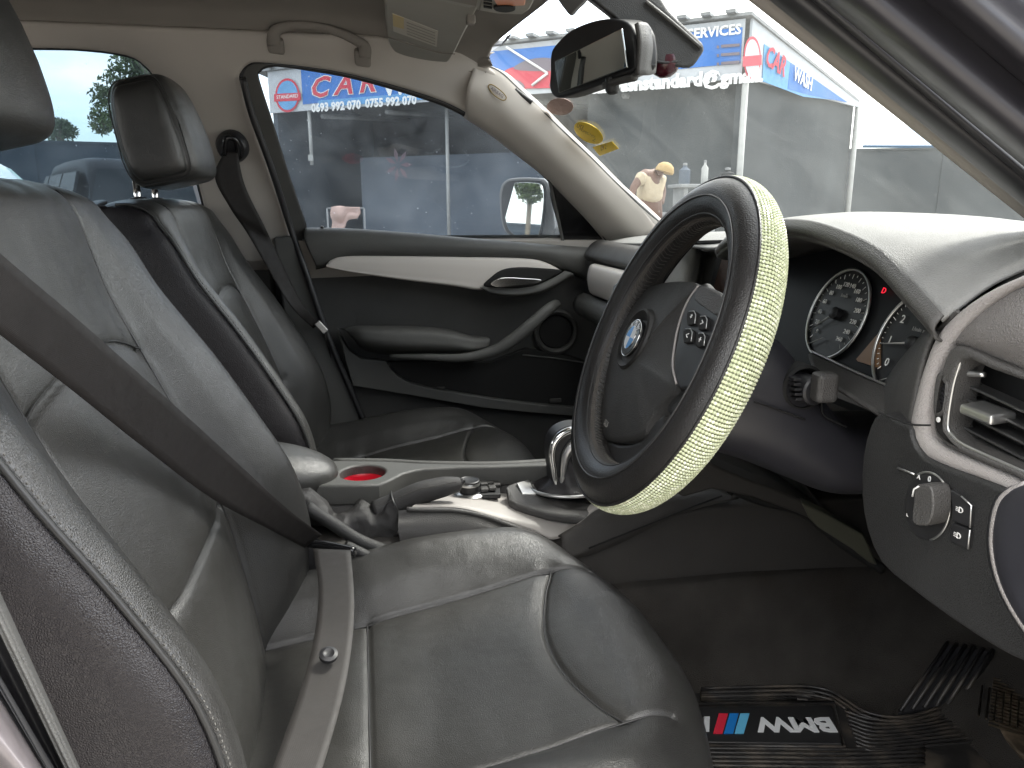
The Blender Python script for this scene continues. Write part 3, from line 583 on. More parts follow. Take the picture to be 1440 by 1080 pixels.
# B pillar lower trim
struct(plate('pillar_lower_trim', [Y(384, 334, .66), Y(410, 331, .66), (Y(432, 392, .66)), Y(462, 475, .66), Y(520, 610, .66), Y(540, 700, .66), Y(440, 700, .66), Y(400, 450, .66)], (0, .05, 0), doorp, None, .006), 'dark lower trim of the centre pillar')
struct(tube('pillar_seal', [S(341, 110, -.028), S(354, 160, -.028), S(382, 238, -.028), S(410, 325, -.028), Y(431, 385, .655), Y(462, 475, .655), Y(516, 605, .655), Y(535, 690, .655)], .007, rubber, None, 8), 'black rubber seal down the centre pillar')
struct(tube('window_seal', [S(*p, -.008) for p in fw_out[:12]], .0045, rubber, None, 8), 'black rubber seal round the front passenger window')
struct(tube('window_seal', [S(*p, -.008) for p in rw_out[1:11]], .0045, rubber, None, 8), 'black rubber seal round the rear passenger window')
# rear door
rd = thing('rear_door', 'rear passenger door with tinted window behind the front passenger seat', 'car door', (-.7, .72, .7))
holed('window_frame', [xz2(-2.2, 1.0), xz2(-.14, 1.0), xz2(-.25, 1.2), xz2(-.33, 1.43), xz2(-2.2, 1.44)], [S2(rw_in, 3)], rubber, rd, so+sn*.014, SAX, .010, .002)
plate('window_glass', [S(-340, 90, .035), S(-100, 68, .035), S(180, 70, .035), S(225, 105, .035), S(295, 345, .035), S(-340, 345, .035)], sn*.004, g_rear, rd, bevel=0)
plate('door_card', [vec(-2.2, .72, .35), vec(-.2, .72, .35), vec(-.2, .72, 1.045), vec(-2.2, .72, 1.065)], (0, .06, 0), doord, rd, .01)
rb = thing('rear_bench', 'dark leather rear bench seat glimpsed between the front seats', 'seat', (-1.1, 0, .5))
box('backrest', (-1.3, 0, .78), (.16, 1.25, .56), leather_side, rb, ((.95, 0, .3), (0, 1, 0), (-.3, 0, .95)), .05)
box('cushion', (-1.0, 0, .52), (.5, 1.25, .16), leather_side, rb, None, .05)
# headliner
prof = [(.585, 1.428), (.552, 1.430), (.549, 1.442), (.543, 1.455), (.525, 1.470), (.49, 1.487), (.38, 1.503), (.2, 1.515), (0, 1.52), (-.2, 1.515), (-.38, 1.503), (-.49, 1.487), (-.545, 1.46), (-.575, 1.42), (-.58, 1.38)]
xs = [-2.2, -1.6, -1.1, -.7, -.4, -.15, .0, .1, .18, .24]
def roofz(x, z): return z-max(0, x+.1)**2*.35
rows = []
for y, z in prof:
    xf = .262+.07*(1-(abs(y)/.57)**2)
    row = [vec(x, y, roofz(x, z)) for x in xs]+[vec(xf-.01, y, roofz(xf-.01, z)), vec(xf, y, roofz(xf, z)), vec(xf+.006, y, roofz(xf, z)+.012), vec(xf+.004, y, roofz(xf, z)+.04)]
    rows.append(row)
hd = struct(surf('headliner', rows, headl, None, 4, 4, solid=.02, flip=True, off=1), 'taupe fabric roof lining')
# close the rear of the cabin and the driver side behind the seat
struct(plate('rear_wall', [vec(-2.25, -.8, .3), vec(-2.25, .8, .3), vec(-2.25, .8, 1.05), vec(-2.25, -.8, 1.05)], (-.05, 0, 0), doord, None, 0), 'dark boot trim at the back of the cabin')
struct(plate('rear_side_panel', [vec(-2.25, -.76, .3), vec(-.5, -.76, .3), vec(-.5, -.76, 1.05), vec(-2.25, -.76, 1.05)], (0, -.06, 0), doord, None, 0), 'dark inner side panel behind the driver seat')
struct(plate('cabin_floor', [vec(-2.2, -.72, .40), vec(1.3, -.72, .40), vec(1.3, .74, .40), vec(-2.2, .74, .40)], (0, 0, -.06), carpet, None, 0), 'dark carpeted cabin floor')
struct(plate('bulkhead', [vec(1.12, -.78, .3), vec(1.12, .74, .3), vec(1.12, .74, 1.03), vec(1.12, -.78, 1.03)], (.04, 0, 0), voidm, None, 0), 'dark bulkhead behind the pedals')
# passenger A pillar trim
lines = []
for (a, b), yq in zip([((655, 158), (668, 92)), ((690, 181), (700, 102)), ((715, 200), (728, 127)), ((742, 221), (757, 153)), ((768, 242), (790, 186)), ((800, 275), (830, 224)), ((828, 304), (868, 262)), ((850, 330), (902, 292)), ((868, 352), (930, 318))], (.556, .562, .568, .575, .583, .595, .605, .615, .62)):
    p, q = S(*a, -.012), Y(*b, yq); mdl = (p+q)/2
    lines.append([p+vec(0, .03, -.004), p, p*.75+q*.25+vec(-.008, -.018, 0), mdl+vec(-.01, -.026, 0), p*.25+q*.75+vec(-.006, -.018, 0), q, q+vec(.02, .02, .0)])
ap = thing('pillar_trim', 'beige windscreen pillar trim with airbag mark on the passenger side', 'pillar', tuple(lines[3][3]))
surf('trim_cover', lines, trimb, ap, 6, 5, solid=.004)
mid = lambda px, py: Y(px, py, .545)
tube('airbag_mark', [mid(687, 122), mid(692, 119), mid(705, 128), mid(712, 137), mid(707, 141), mid(694, 133)], .0012, darkyel, ap, 5, closed=True)
text('lettering', 'AIRBAG', mid(699, 130), mid(712, 139)-mid(687, 121), (0, 0, 1), .009, bgrey, ap)
struct(tube('windscreen_seal', [Y(668, 88, .558), Y(700, 100, .562), Y(728, 125, .568), Y(790, 184, .583), Y(830, 222, .595), Y(868, 260, .605), Y(930, 316, .62)], .004, rubber, None, 6), 'black windscreen edge seal along the beige pillar')
# windscreen
wr = []
for y in (-.64, -.45, -.2, 0, .2, .45, .61):
    k = 1-(abs(y)/.63)**2; wr.append([vec(.68+.20*k, y, 1.065), vec(.56+.15*k, y, 1.19+.015*k), vec(.42+.10*k, y, 1.31+.02*k), vec(.26+.075*k, y, 1.425+.02*k)])
ws = thing('windscreen', 'dusty curved windscreen above the dashboard', 'windscreen', (.6, 0, 1.2))
surf('glass_pane', wr, g_wind, ws, 6, 6)
def WS(px, py):
    # point on the windscreen as seen through a pixel: march along the ray
    r = ray(px, py); t = .6
    for i in range(400):
        p = CAM+r*t; k = 1-(abs(p[1])/.63)**2
        zs = [1.065, 1.19+.015*k, 1.31+.02*k, 1.425+.02*k]; xs_ = [.68+.2*k, .56+.15*k, .42+.1*k, .26+.075*k]
        if p[0] > np.interp(p[2], zs, xs_): break
        t += .005
    return p-r*.008
st = thing('inspection_sticker', 'oval yellow inspection sticker on the lower left of the windscreen', 'sticker', tuple(WS(827, 188)))
P = [WS(827+22*cos(a)*cos(.55)-12*sin(a)*sin(.55), 187+22*cos(a)*sin(.55)+12*sin(a)*cos(.55)) for a in np.linspace(0, 2*pi, 24, endpoint=False)]
plate('backing', P, (.002, 0, 0), yellow, st, 0)
rr_ = WS(845, 198)-WS(808, 178)
for s, a, b, h in (('00', 818, 178, .016), ('INSPECTED', 828, 187, .008), ('2', 838, 196, .014)): text('lettering', s, WS(a, b)-vec(.004, .001, 0), rr_, (0, 0, 1), h, darkyel, st)
st = thing('date_sticker', 'small yellow rectangular sticker just below the oval one', 'sticker', tuple(WS(852, 208)))
plate('backing', [WS(833, 207), WS(860, 199), WS(869, 209), WS(843, 219)], (.002, 0, 0), yellow, st, 0)
text('lettering', '09 2', WS(851, 208)-vec(.004, .001, 0), WS(865, 203)-WS(838, 213), (0, 0, 1), .014, darkyel, st)
st = thing('round_sticker', 'faded pink round sticker behind the rear view mirror', 'sticker', tuple(WS(787, 150)))
plate('backing', [WS(787+18*cos(a), 150+12*sin(a)) for a in np.linspace(0, 2*pi, 20, endpoint=False)], (.002, 0, 0), cloth_p, st, 0)
# cowl outside windscreen base
struct(plate('bonnet', [vec(.75, -.85, 1.0), vec(.75, .85, 1.0), vec(1.6, .8, .95), vec(1.6, -.8, .95)], (0, 0, -.05), paint, None, .01), 'dark car bonnet beyond the windscreen')

# headliner furniture
gh = thing('grab_handle', 'taupe grab handle on the roof lining above the passenger window', 'grab handle', tuple(Y(448, 45, .53)))
def gy(px, py): return Y(px, py, .525)
tube('handle_bar', [gy(386, 64), gy(385, 50), gy(392, 41), (gy(415, 36)), gy(450, 38), gy(482, 48), gy(506, 60), gy(513, 68), gy(513, 82)], [.012, .0125, .0115, .0095, .0085, .0095, .0115, .0125, .012], headl, gh, 12, squash=((0, .6, 1), .75))
for a, b in ((388, 62), (510, 80)): box('end_mount', Y(a, b, .54), (.032, .03, .03), headl, gh, (nrm(gy(510, 76)-gy(388, 58)), (0, .8, .6), (0, -.6, .8)), .006)
vs = thing('sun_visor', 'folded grey sun visor with paper airbag label at the top of the picture', 'sun visor', tuple(Z(600, 40, 1.44)))
def vz(px, py, o=0): return Pl(px, py, vec(.13, .3, 1.425-o), nrm((.2, .12, 1)))
plate('visor_board', [vz(*p) for p in [(541, -30), (541, 8), (544, 45), (549, 66), (560, 76), (590, 84), (622, 88), (634, 84), (652, 50), (672, 12), (690, -30)]], (0, 0, .014), visorm, vs, .005, sm=4)
plate('warning_label', [vz(*p, .001) for p in [(552, 19), (616, 44), (614, 66), (553, 44)]], (0, 0, .0008), paperw, vs, 0)
plate('label_patch', [vz(*p, .002) for p in [(552, 20), (568, 26), (568, 41), (553, 37)]], (0, 0, .0008), papery, vs, 0)
for k in range(5):
    plate('label_line', [vz(572, 31+k*4, .002), vz(612, 46+k*4, .002), vz(612, 47.2+k*4, .002), vz(572, 32.2+k*4, .002)], (0, 0, .0005), visorm, vs, 0)
box('visor_clip', vz(662, 28, .004), (.014, .02, .014), headl, vs, None, .003)
tube('mirror_edge', [vz(545, 52, .001), vz(610, 72, .001), vz(640, 76, .001)], .0012, headl, vs, 6)
oc = thing('overhead_console', 'grey roof console with orange reading lamp at the top edge', 'roof console', tuple(Z(690, 5, 1.44)))
def oz(px, py, o=0): return Z(px, py, 1.428-o)
plate('console_body', [oz(*p) for p in [(570, -60), (600, -2), (672, 15), (700, 20), (735, 21), (745, 14), (758, -10), (775, -60)]], (0, 0, .03), visorm, oc, .004, sm=0)
plate('lamp_lens', [oz(*p, .003) for p in [(694, 0), (700, -30), (745, -30), (738, 8), (700, 10)]], (0, 0, .004), orange, oc, .002)
plate('lamp_button', [oz(*p, .005) for p in [(694, 11), (706, 9), (722, 10), (724, 15), (712, 18), (698, 16)]], (0, 0, .004), voidm, oc, .001, sm=3)
for k in range(3): plate('console_slot', [oz(680, 1+k*5-2, .002), oz(692, 3+k*5-2, .002), oz(692, 5+k*5-2, .002), oz(680, 3+k*5-2, .002)], (0, 0, .002), voidm, oc, 0)
plate('console_panel', [oz(*p, .002) for p in [(612, -20), (612, -3), (670, 9), (676, -20)]], (0, 0, .003), headl, oc, .001)
tube('console_line', [oz(674, 16, .002), oz(682, -20, .002)], .0008, headl, oc, 5, sm=0)

# rear view mirror
rm = thing('rearview_mirror', 'black rear view mirror on a grey mount hanging below the windscreen top', 'rear view mirror', tuple(Y(840, 70, 0)))
TL, TR, BR, BL = Y(782, 86, .10), Y(876, 40, -.09), Y(884, 95, -.09), Y(784, 133, .10)
mirm = bpy.data.materials.new('mirror_glass'); mirm.use_nodes = True; bb = mirm.node_tree.nodes['Principled BSDF']; bb.inputs['Metallic'].default_value = 1; bb.inputs['Roughness'].default_value = .015; bb.inputs['Base Color'].default_value = (.72, .76, .74, 1)
mn = nrm(np.cross(TR-TL, BL-TL)); mn = mn if mn[0] < 0 else -mn
house = [(773, 100), (774, 74), (784, 58), (802, 42), (830, 30), (858, 26), (880, 31), (891, 50), (894, 82), (890, 99), (868, 110), (830, 124), (790, 137), (778, 136), (772, 124)]
def yy(px): return .115+(px-772)/(894-772)*(-.115-.095)
plate('housing', [Y(a, b, yy(a)) for a, b in house], -mn*.035, blackgloss if False else smooth_dark, rm, .008, sm=3)
plate('mirror_glass', [p+mn*.0025 for p in (TL, TR, BR, BL)], -mn*.003, mirm, rm, .0012)
surf('mount', [[Y(892, 34, -.095), Y(905, 36, -.08), Y(914, 50, -.06), Y(917, 60, .0)], [Y(896, 62, -.10), Y(910, 64, -.09), Y(917, 78, -.06), Y(919, 80, .0)], [Y(893, 106, -.10), Y(905, 106, -.09), Y(915, 103, -.06), Y(917, 100, .0)]], dashmid, rm, 5, 5, solid=.006)
lathe('dial_knob', Y(861, 121, -.03), (0, -.2, -1), [(.010, -.01), (.010, .006), (.007, .010), (.001, .011)], dashdark, rm, 16)
tube('bottom_arm', [Y(893, 108, -.08), Y(870, 114, -.05), Y(850, 120, -.02)], [.006, .005, .005], dashmid, rm, 8)
sc_ = thing('sensor_cover', 'long dark plastic sensor cover sloping down behind the mirror', 'sensor cover', tuple(Y(910, 40, 0)))
cover = [(826, -12), (905, -30), (940, 14), (975, 48), (991, 66), (984, 82), (970, 96), (940, 92), (915, 84), (898, 60), (862, 24)]
plate('cover_shell', [Y(a, b, -.03) for a, b in cover], (0.01, .06, 0.015), dashdark, sc_, .010, sm=3)
tube('cover_edge', [Y(908, 2, -.034), Y(945, 32, -.034), Y(986, 68, -.034)], .003, dashmid, sc_, 6)
pod = thing('sensor_pod', 'small dark red sensor pod under the black cover', 'sensor', tuple(Y(934, 94, 0)))
pm_ = mat('dark_red_plastic', (.05, .008, .014), .2)
lathe('pod_body', Y(935, 90, -.01), (.1, 0, -1), [(.021, -.010), (.022, .002), (.017, .012), (.008, .018), (.001, .019)], pm_, pod, 18)
tube('pod_bar', [Y(915, 84, -.03), Y(935, 88, -.03), Y(952, 86, -.03)], .002, rubber, pod, 6)
ht = thing('mirror_bracket', 'dark tab at the top of the windscreen left of the sensor cover', 'bracket', tuple(Y(803, 0, 0)))
plate('tab', [Y(a, b, .05) for a, b in [(778, -30), (782, -6), (795, 14), (802, 20), (812, 10), (825, -4), (832, -30)]], (.006, .01, 0), dashmid, ht, .003, sm=3)
tc1 = thing('trim_clip', 'small black clip at the header end of the windscreen', 'clip', tuple(Y(712, 55, .4)))
box('clip_block', Y(712, 55, .42), (.02, .03, .016), rubber, tc1, (nrm(Y(720, 48, .4)-Y(704, 64, .4)), (0, 1, 0), (.5, 0, .8)), .004)
tc2 = thing('trim_clip', 'short black rubber strip on the windscreen edge beside the beige pillar', 'clip', tuple(Y(735, 135, .56)))
tube('strip', [Y(724, 126, .565), Y(737, 136, .565), Y(748, 144, .565)], .005, rubber, tc2, 8)

# ================================================================== PASSENGER DOOR
pd = thing('passenger_door', 'open plan view of the closed passenger front door with grey panel and silver trim', 'car door', (.3, .70, .4))
pd['label'] = 'closed front passenger door, grey panel with silver trim strip and armrest'
fp = S2(fw_out); fi = S2(fw_in)
cen = np.mean(fp, 0); fo = [tuple(cen+(np.array(p)-cen)*1.03) for p in fp]
holed('window_frame', fo, [fi], doorp, pd, so+sn*.013, SAX, .010, .002)
tube('window_rubber', [S(*p, .010) for p in fw_in], .003, rubber, pd, 6, closed=True)
plate('window_glass', [S(*p, .014) for p in fw_in], sn*.004, g_side, pd, 0, sm=3)
plate('mirror_triangle', [S(774, 252, .004), S(790, 264, .004), S(830, 306, .004), S(852, 338, .004), S(850, 347, .004), S(792, 347, .004), S(784, 300, .004)], sn*.02, blackgloss, pd, .004)
tube('quarter_strip', [S(772, 250, .002), S(783, 300, .002), S(794, 350, .002)], .004, doorp, pd, 8)
plate('inner_panel', [Y(395, 336, .715), Y(405, 400, .715), Y(425, 480, .715), Y(465, 600, .715), Y(485, 720, .715), Y(1000, 720, .705), Y(960, 345, .705)], (0, .05, 0), doord, pd, .004)
shr = []
for a in [((429, 321), (428, 336), (434, 352), (444, 373)), ((450, 320.5), (450, 332), (452, 350), (458, 370)), ((500, 322), (500, 332), (500, 348), (500, 360)), ((570, 327), (570, 336), (570, 349), (570, 360.5)), ((640, 333), (640, 340), (640, 350), (640, 361.5)), ((700, 338), (700, 344), (700, 352), (700, 362)), ((760, 343), (760, 348), (760, 356), (760, 366)), ((800, 346), (800, 352), (800, 364), (800, 380)), ((845, 349), (850, 358), (845, 375), (838, 395)), ((900, 352), (900, 362), (890, 385), (870, 420))]:
    shr.append([Y(*a[0], .69)+vec(0, .045, -.004), Y(*a[0], .675), Y(*a[1], .652), Y(*a[2], .648), Y(*a[3], .66), Y(*a[3], .70)+vec(0, 0, -.01)])
surf('shoulder', shr, doorp, pd, 5, 6, solid=.003)
lathe('lock_pin', Y(453, 326, .675), (0, 0, 1), [(.006, -.012), (.0065, -.006), (.003, -.002), (.0032, .010), (.0045, .012), (.001, .0135)], rubber, pd, 14)
trim_u = [(459, 372), (468, 364), (485, 360.5), (560, 360.5), (660, 362), (740, 364), (768, 370), (790, 381)]
trim_l = [(459, 375), (490, 382), (530, 388), (590, 396), (640, 402), (672, 407), (700, 405), (760, 398)]
rows = []
for (a, b), (c, d) in zip(trim_u, trim_l):
    p, q = Y(a, b, .657), Y(c, d, .655); rows.append([p+vec(0, .02, 0), p, p*.8+q*.2+vec(0, -.005, 0), (p+q)/2+vec(0, -.0055, 0), p*.2+q*.8+vec(0, -.0045, 0), q+vec(0, -.002, 0), q+vec(0, .02, -.002)])
surf('silver_strip', rows, silver, pd, 6, 5)
def D(px, py, y=.64): return Y(px, py, y)
plate('handle_recess', [D(680, 402, .643), D(690, 391, .643), D(706, 380, .643), D(730, 376, .643), D(770, 378, .643), D(792, 381, .643), D(775, 391, .643), D(752, 402, .643), D(720, 406, .643), D(695, 405, .643)], (0, .014, 0), voidm, pd, .004, sm=3)
surf('handle_bezel', [[D(676, 404, .655), D(676, 404, .64), D(682, 404, .642)], [D(690, 412, .655), D(692, 411, .638), D(695, 405, .642)], [D(722, 416, .655), D(724, 414, .636), D(722, 406, .642)], [D(758, 412, .655), D(758, 409, .636), D(752, 402, .642)], [D(784, 400, .655), D(783, 398, .638), D(776, 392, .642)], [D(808, 386, .655), D(805, 384, .64), D(794, 381, .643)]], doorp, pd, 5, 5, solid=.002)
hb_ = [(690, 400), (700, 392), (716, 390), (735, 391), (761, 393), (757, 398), (740, 400), (715, 403), (700, 404)]
plate('door_handle', [D(a, b, .622) for a, b in hb_], (0, .010, 0), chrome, pd, .003, sm=3)
ar = [((479, 462, .69), (482, 462, .66), (488, 467, .64), (494, 474, .645), (500, 480, .69)), ((505, 458, .69), (508, 461, .63), (510, 470, .612), (512, 484, .62), (515, 493, .69)), ((550, 457.5, .69), (550, 462, .62), (552, 474, .602), (553, 490, .612), (555, 499, .69)), ((600, 459, .69), (600, 464, .615), (602, 477, .60), (603, 492, .61), (604, 501, .69)), ((632, 463, .69), (634, 468, .615), (636, 480, .60), (636, 493, .61), (636, 502, .69)), ((660, 471, .69), (664, 475, .622), (666, 484, .61), (664, 494, .615), (660, 502, .69)), ((684, 473, .68), (689, 477, .64), (688, 484, .63), (684, 491, .635), (676, 497, .68))]
surf('armrest_pad', [[Y(*p) for p in r] for r in ar], doorp, pd, 6, 6, solid=.003)
tube('pull_handle', [Y(548, 501, .625), Y(600, 502, .61), Y(650, 503, .602), (Y(690, 495, .602)), Y(715, 482, .60), Y(745, 458, .60), Y(772, 434, .61), Y(782, 428, .65)], [.005, .008, .010, .013, .015, .015, .013, .012], doorp, pd, 14, squash=((0, 1, 0), .8))
plate('door_pocket', [Y(a, b, .69) for a, b in [(545, 509), (690, 509), (740, 490), (800, 500), (860, 520), (860, 576), (800, 572), (700, 560), (600, 543), (572, 535), (556, 524)]], (0, .02, 0), voidm, pd, .002)
plate('lower_frame', [Y(a, b, .672) for a, b in [(474, 462), (482, 478), (492, 494), (508, 505), (543, 508), (550, 519), (560, 530), (578, 539), (600, 545), (650, 554), (700, 562), (760, 569), (860, 578), (860, 590), (790, 584), (730, 579), (680, 574), (600, 560), (540, 550), (496, 543), (485, 505)]], (0, .03, 0), doorp, pd, .005)
lathe('speaker_ring', Y(781, 466, .70), (0, -1, 0), [(.056, 0), (.056, .012), (.050, .016), (.044, .012), (.042, 0)], doord, pd, 36)
lathe('speaker_grille', Y(781, 466, .70), (0, -1, 0), [(.043, 0), (.040, .004), (.001, .006)], voidm, pd, 32)
box('pocket_badge', Y(781, 563, .668), (.03, .006, .010), dashmid, pd, None, .002); box('pocket_clip', Y(620, 545, .668), (.02, .006, .005), dashmid, pd, None, .002)
tube('pocket_line', [Y(735, 499, .688), Y(790, 505, .688), Y(850, 515, .688)], .002, doorp, pd, 6)
# door mirror
dm = thing('door_mirror', 'grey framed passenger door mirror outside the window', 'door mirror', tuple(Y(740, 295, .93)))
mo = [(702, 285), (703, 266), (710, 254), (725, 250), (752, 250), (768, 254), (774, 270), (778, 300), (780, 330), (776, 338), (745, 337), (718, 332), (706, 318)]
def MY(px, py, o=0): return Pl(px, py, vec(.45, .93, 1.1)+nrm((-.72, -.69, 0))*o, nrm((-.72, -.69, 0.0)))
mnn = nrm((-.72, -.69, 0))
plate('mirror_shell', [MY(*p) for p in mo], -mnn*.09, mirshell, dm, .010, sm=3)
gi = [(709, 285), (711, 268), (716, 260), (727, 257), (748, 257), (761, 260), (764, 275), (762, 305), (757, 330), (748, 335), (725, 331), (713, 318)]
plate('glass_surround', [MY(*p, .003) for p in [(705, 285), (707, 266), (713, 256), (727, 253.5), (750, 253.5), (764, 257), (768, 275), (766, 307), (761, 333), (750, 337), (722, 333.5), (709, 319)]], -mnn*.004, smooth_dark, dm, .001, sm=3)
def tiltm(pts):  # mirror glass turned slightly on its own
    P = np.array(pts); return P
mg_c = MY(737, 295, .012); mg_n = nrm((-.815, -.579, .05))
plate('mirror_glass', [Pl(*p, mg_c, mg_n) for p in gi], -mg_n*.002, mirm, dm, .0006, sm=3)
tube('mirror_arm', [MY(778, 325, -.05), Y(800, 338, .80)], .02, doorp, dm, 10, sm=0)

# ================================================================== SEATS
def noise_disp(o, amp, sc, seed=0.):
    from mathutils import noise
    me = o.data; me.update(); nv = [v.normal.copy() for v in me.vertices]
    for v, n_ in zip(me.vertices, nv): v.co += n_*((abs(noise.noise(v.co*sc+Vector((seed, 0, 0))))*2-.45)*amp)
def dense(rows, nu, nv):
    G = np.array(rows, float); tu = np.linspace(0, len(G)-1, (len(G)-1)*nu+1); tv = np.linspace(0, G.shape[1]-1, (G.shape[1]-1)*nv+1)
    G = cr1(G, tu); return np.swapaxes(cr1(np.swapaxes(G, 0, 1), tv), 0, 1)
def ev(rows, u, v):
    G = np.array(rows, float); return np.array([cr1(cr1(G, np.array([a]))[0], np.array([b]))[0] for a, b in zip(u, v)])
def groove(G, seams, sign=1):
    du = np.gradient(G, axis=0); dv = np.gradient(G, axis=1); n = np.cross(du, dv)*sign; n /= np.linalg.norm(n, axis=2)[..., None]+1e-12
    V = G.reshape(-1, 3); nn = n.reshape(-1, 3); D_ = np.zeros(len(V))
    for (P, depth, w, puff) in seams:
        P = np.asarray(P); best = np.full(len(V), 1e9)
        lo, hi = P.min(0)-.05, P.max(0)+.05; idx = np.where(((V > lo) & (V < hi)).all(1))[0]
        if not len(idx): continue
        A = V[idx]; bd = np.full(len(idx), 1e9)
        for i in range(len(P)-1):
            ab = P[i+1]-P[i]; t = np.clip(((A-P[i])@ab)/(ab@ab+1e-12), 0, 1); bd = np.minimum(bd, np.linalg.norm(A-P[i]-t[:, None]*ab, axis=1))
        D_[idx] += -depth*np.exp(-(bd/w)**2)-puff*2.6*np.exp(-(bd/.013)**2)
    return (V+nn*D_[:, None]).reshape(G.shape), n
def strips(G, nr, nc): return gridfaces(nr, nc)
def seat_rows_back(cy, asy=0):
    R = [(.56, -.10, -.135, 1, 0), (.64, -.088, -.145, 1, 0), (.70, -.083, -.155, 1, 0), (.78, -.098, -.172, 1, 0), (.86, -.138, -.20, 1, 0), (.94, -.185, -.232, 1, 0), (1.02, -.238, -.265, .99, 0), (1.075, -.266, -.280, .985, 0),
         (1.115, -.286, -.290, .965, 0), (1.136, -.302, -.304, .945, .15), (1.147, -.335, -.335, .925, .6), (1.140, -.385, -.385, .92, 1), (1.10, -.415, -.415, .93, 1), (.95, -.375, -.375, 1, 1), (.60, -.25, -.25, 1, 1)]
    out = []
    for z, B, S_, w, f in R:
        cols = [(.19, -.15, 0), (.243, -.14, 0), (.262, -.09, 0), (.263, -.035, 0), (.250, -.006, 0), (.224, 0, 0), (.187, 0, .38), (.150, 0, 1.0), (.080, .007, 1), (0, .010, 1)]
        g = [(-t, dx, k) for t, dx, k in cols]+[(t, dx, k) for t, dx, k in cols[:-1][::-1]]
        aa = asy*float(np.interp(z, [.56, .66, .75, .95, 1.06], [.3, .8, 1, 1, .2]))*(1-f)
        out.append([vec(B+(S_-B)*k+dx*(1-f)-aa*float(np.interp(t, [-.2, -.14], [1, 0])), cy+t*w, z-(abs(t)/.26)**4*.012*(z > 1.08)) for t, dx, k in g])
    return out
def seat_rows_cush(cy, asy=0):
    R = [(-.20, .615, .57, .57, 1, 0), (-.12, .64, .583, .583, 1, 0), (-.03, .655, .598, .600, 1, 0), (.07, .672, .618, .612, 1, 0), (.15, .678, .634, .624, 1, 0), (.22, .675, .650, .638, 1, .3), (.275, .660, .655, .648, .99, .7), (.318, .632, .637, .640, .975, 1), (.343, .595, .603, .61, .96, 1), (.352, .545, .55, .555, .95, 1), (.342, .47, .47, .47, .95, 1)]
    out = []
    for x, Rz, S_, C, w, f in R:
        cols = [(.235, -.20, 0), (.262, -.14, 0), (.270, -.07, 0), (.258, -.012, 0), (.230, 0, 0), (.192, 0, .4), (.150, 0, 1.0), (.080, 0, 2), (0, 0, 2)]
        g = [(-t, d, k) for t, d, k in cols]+[(t, d, k) for t, d, k in cols[:-1][::-1]]
        row = []
        for t, d, k in g:
            z = Rz+(S_-Rz)*k if k <= 1 else C
            if d < -.05: z = max(z+d*(1 if f < .9 else .5), .44) if x < .34 else z+d*.15
            else: z += d
            row.append(vec(x-(.055+.5*asy*(t < 0))*f*(abs(t)/.26)**2.4-.3*asy*f, cy+t*w, z-asy*.35*(t < -.1)))
        out.append(row)
    return out
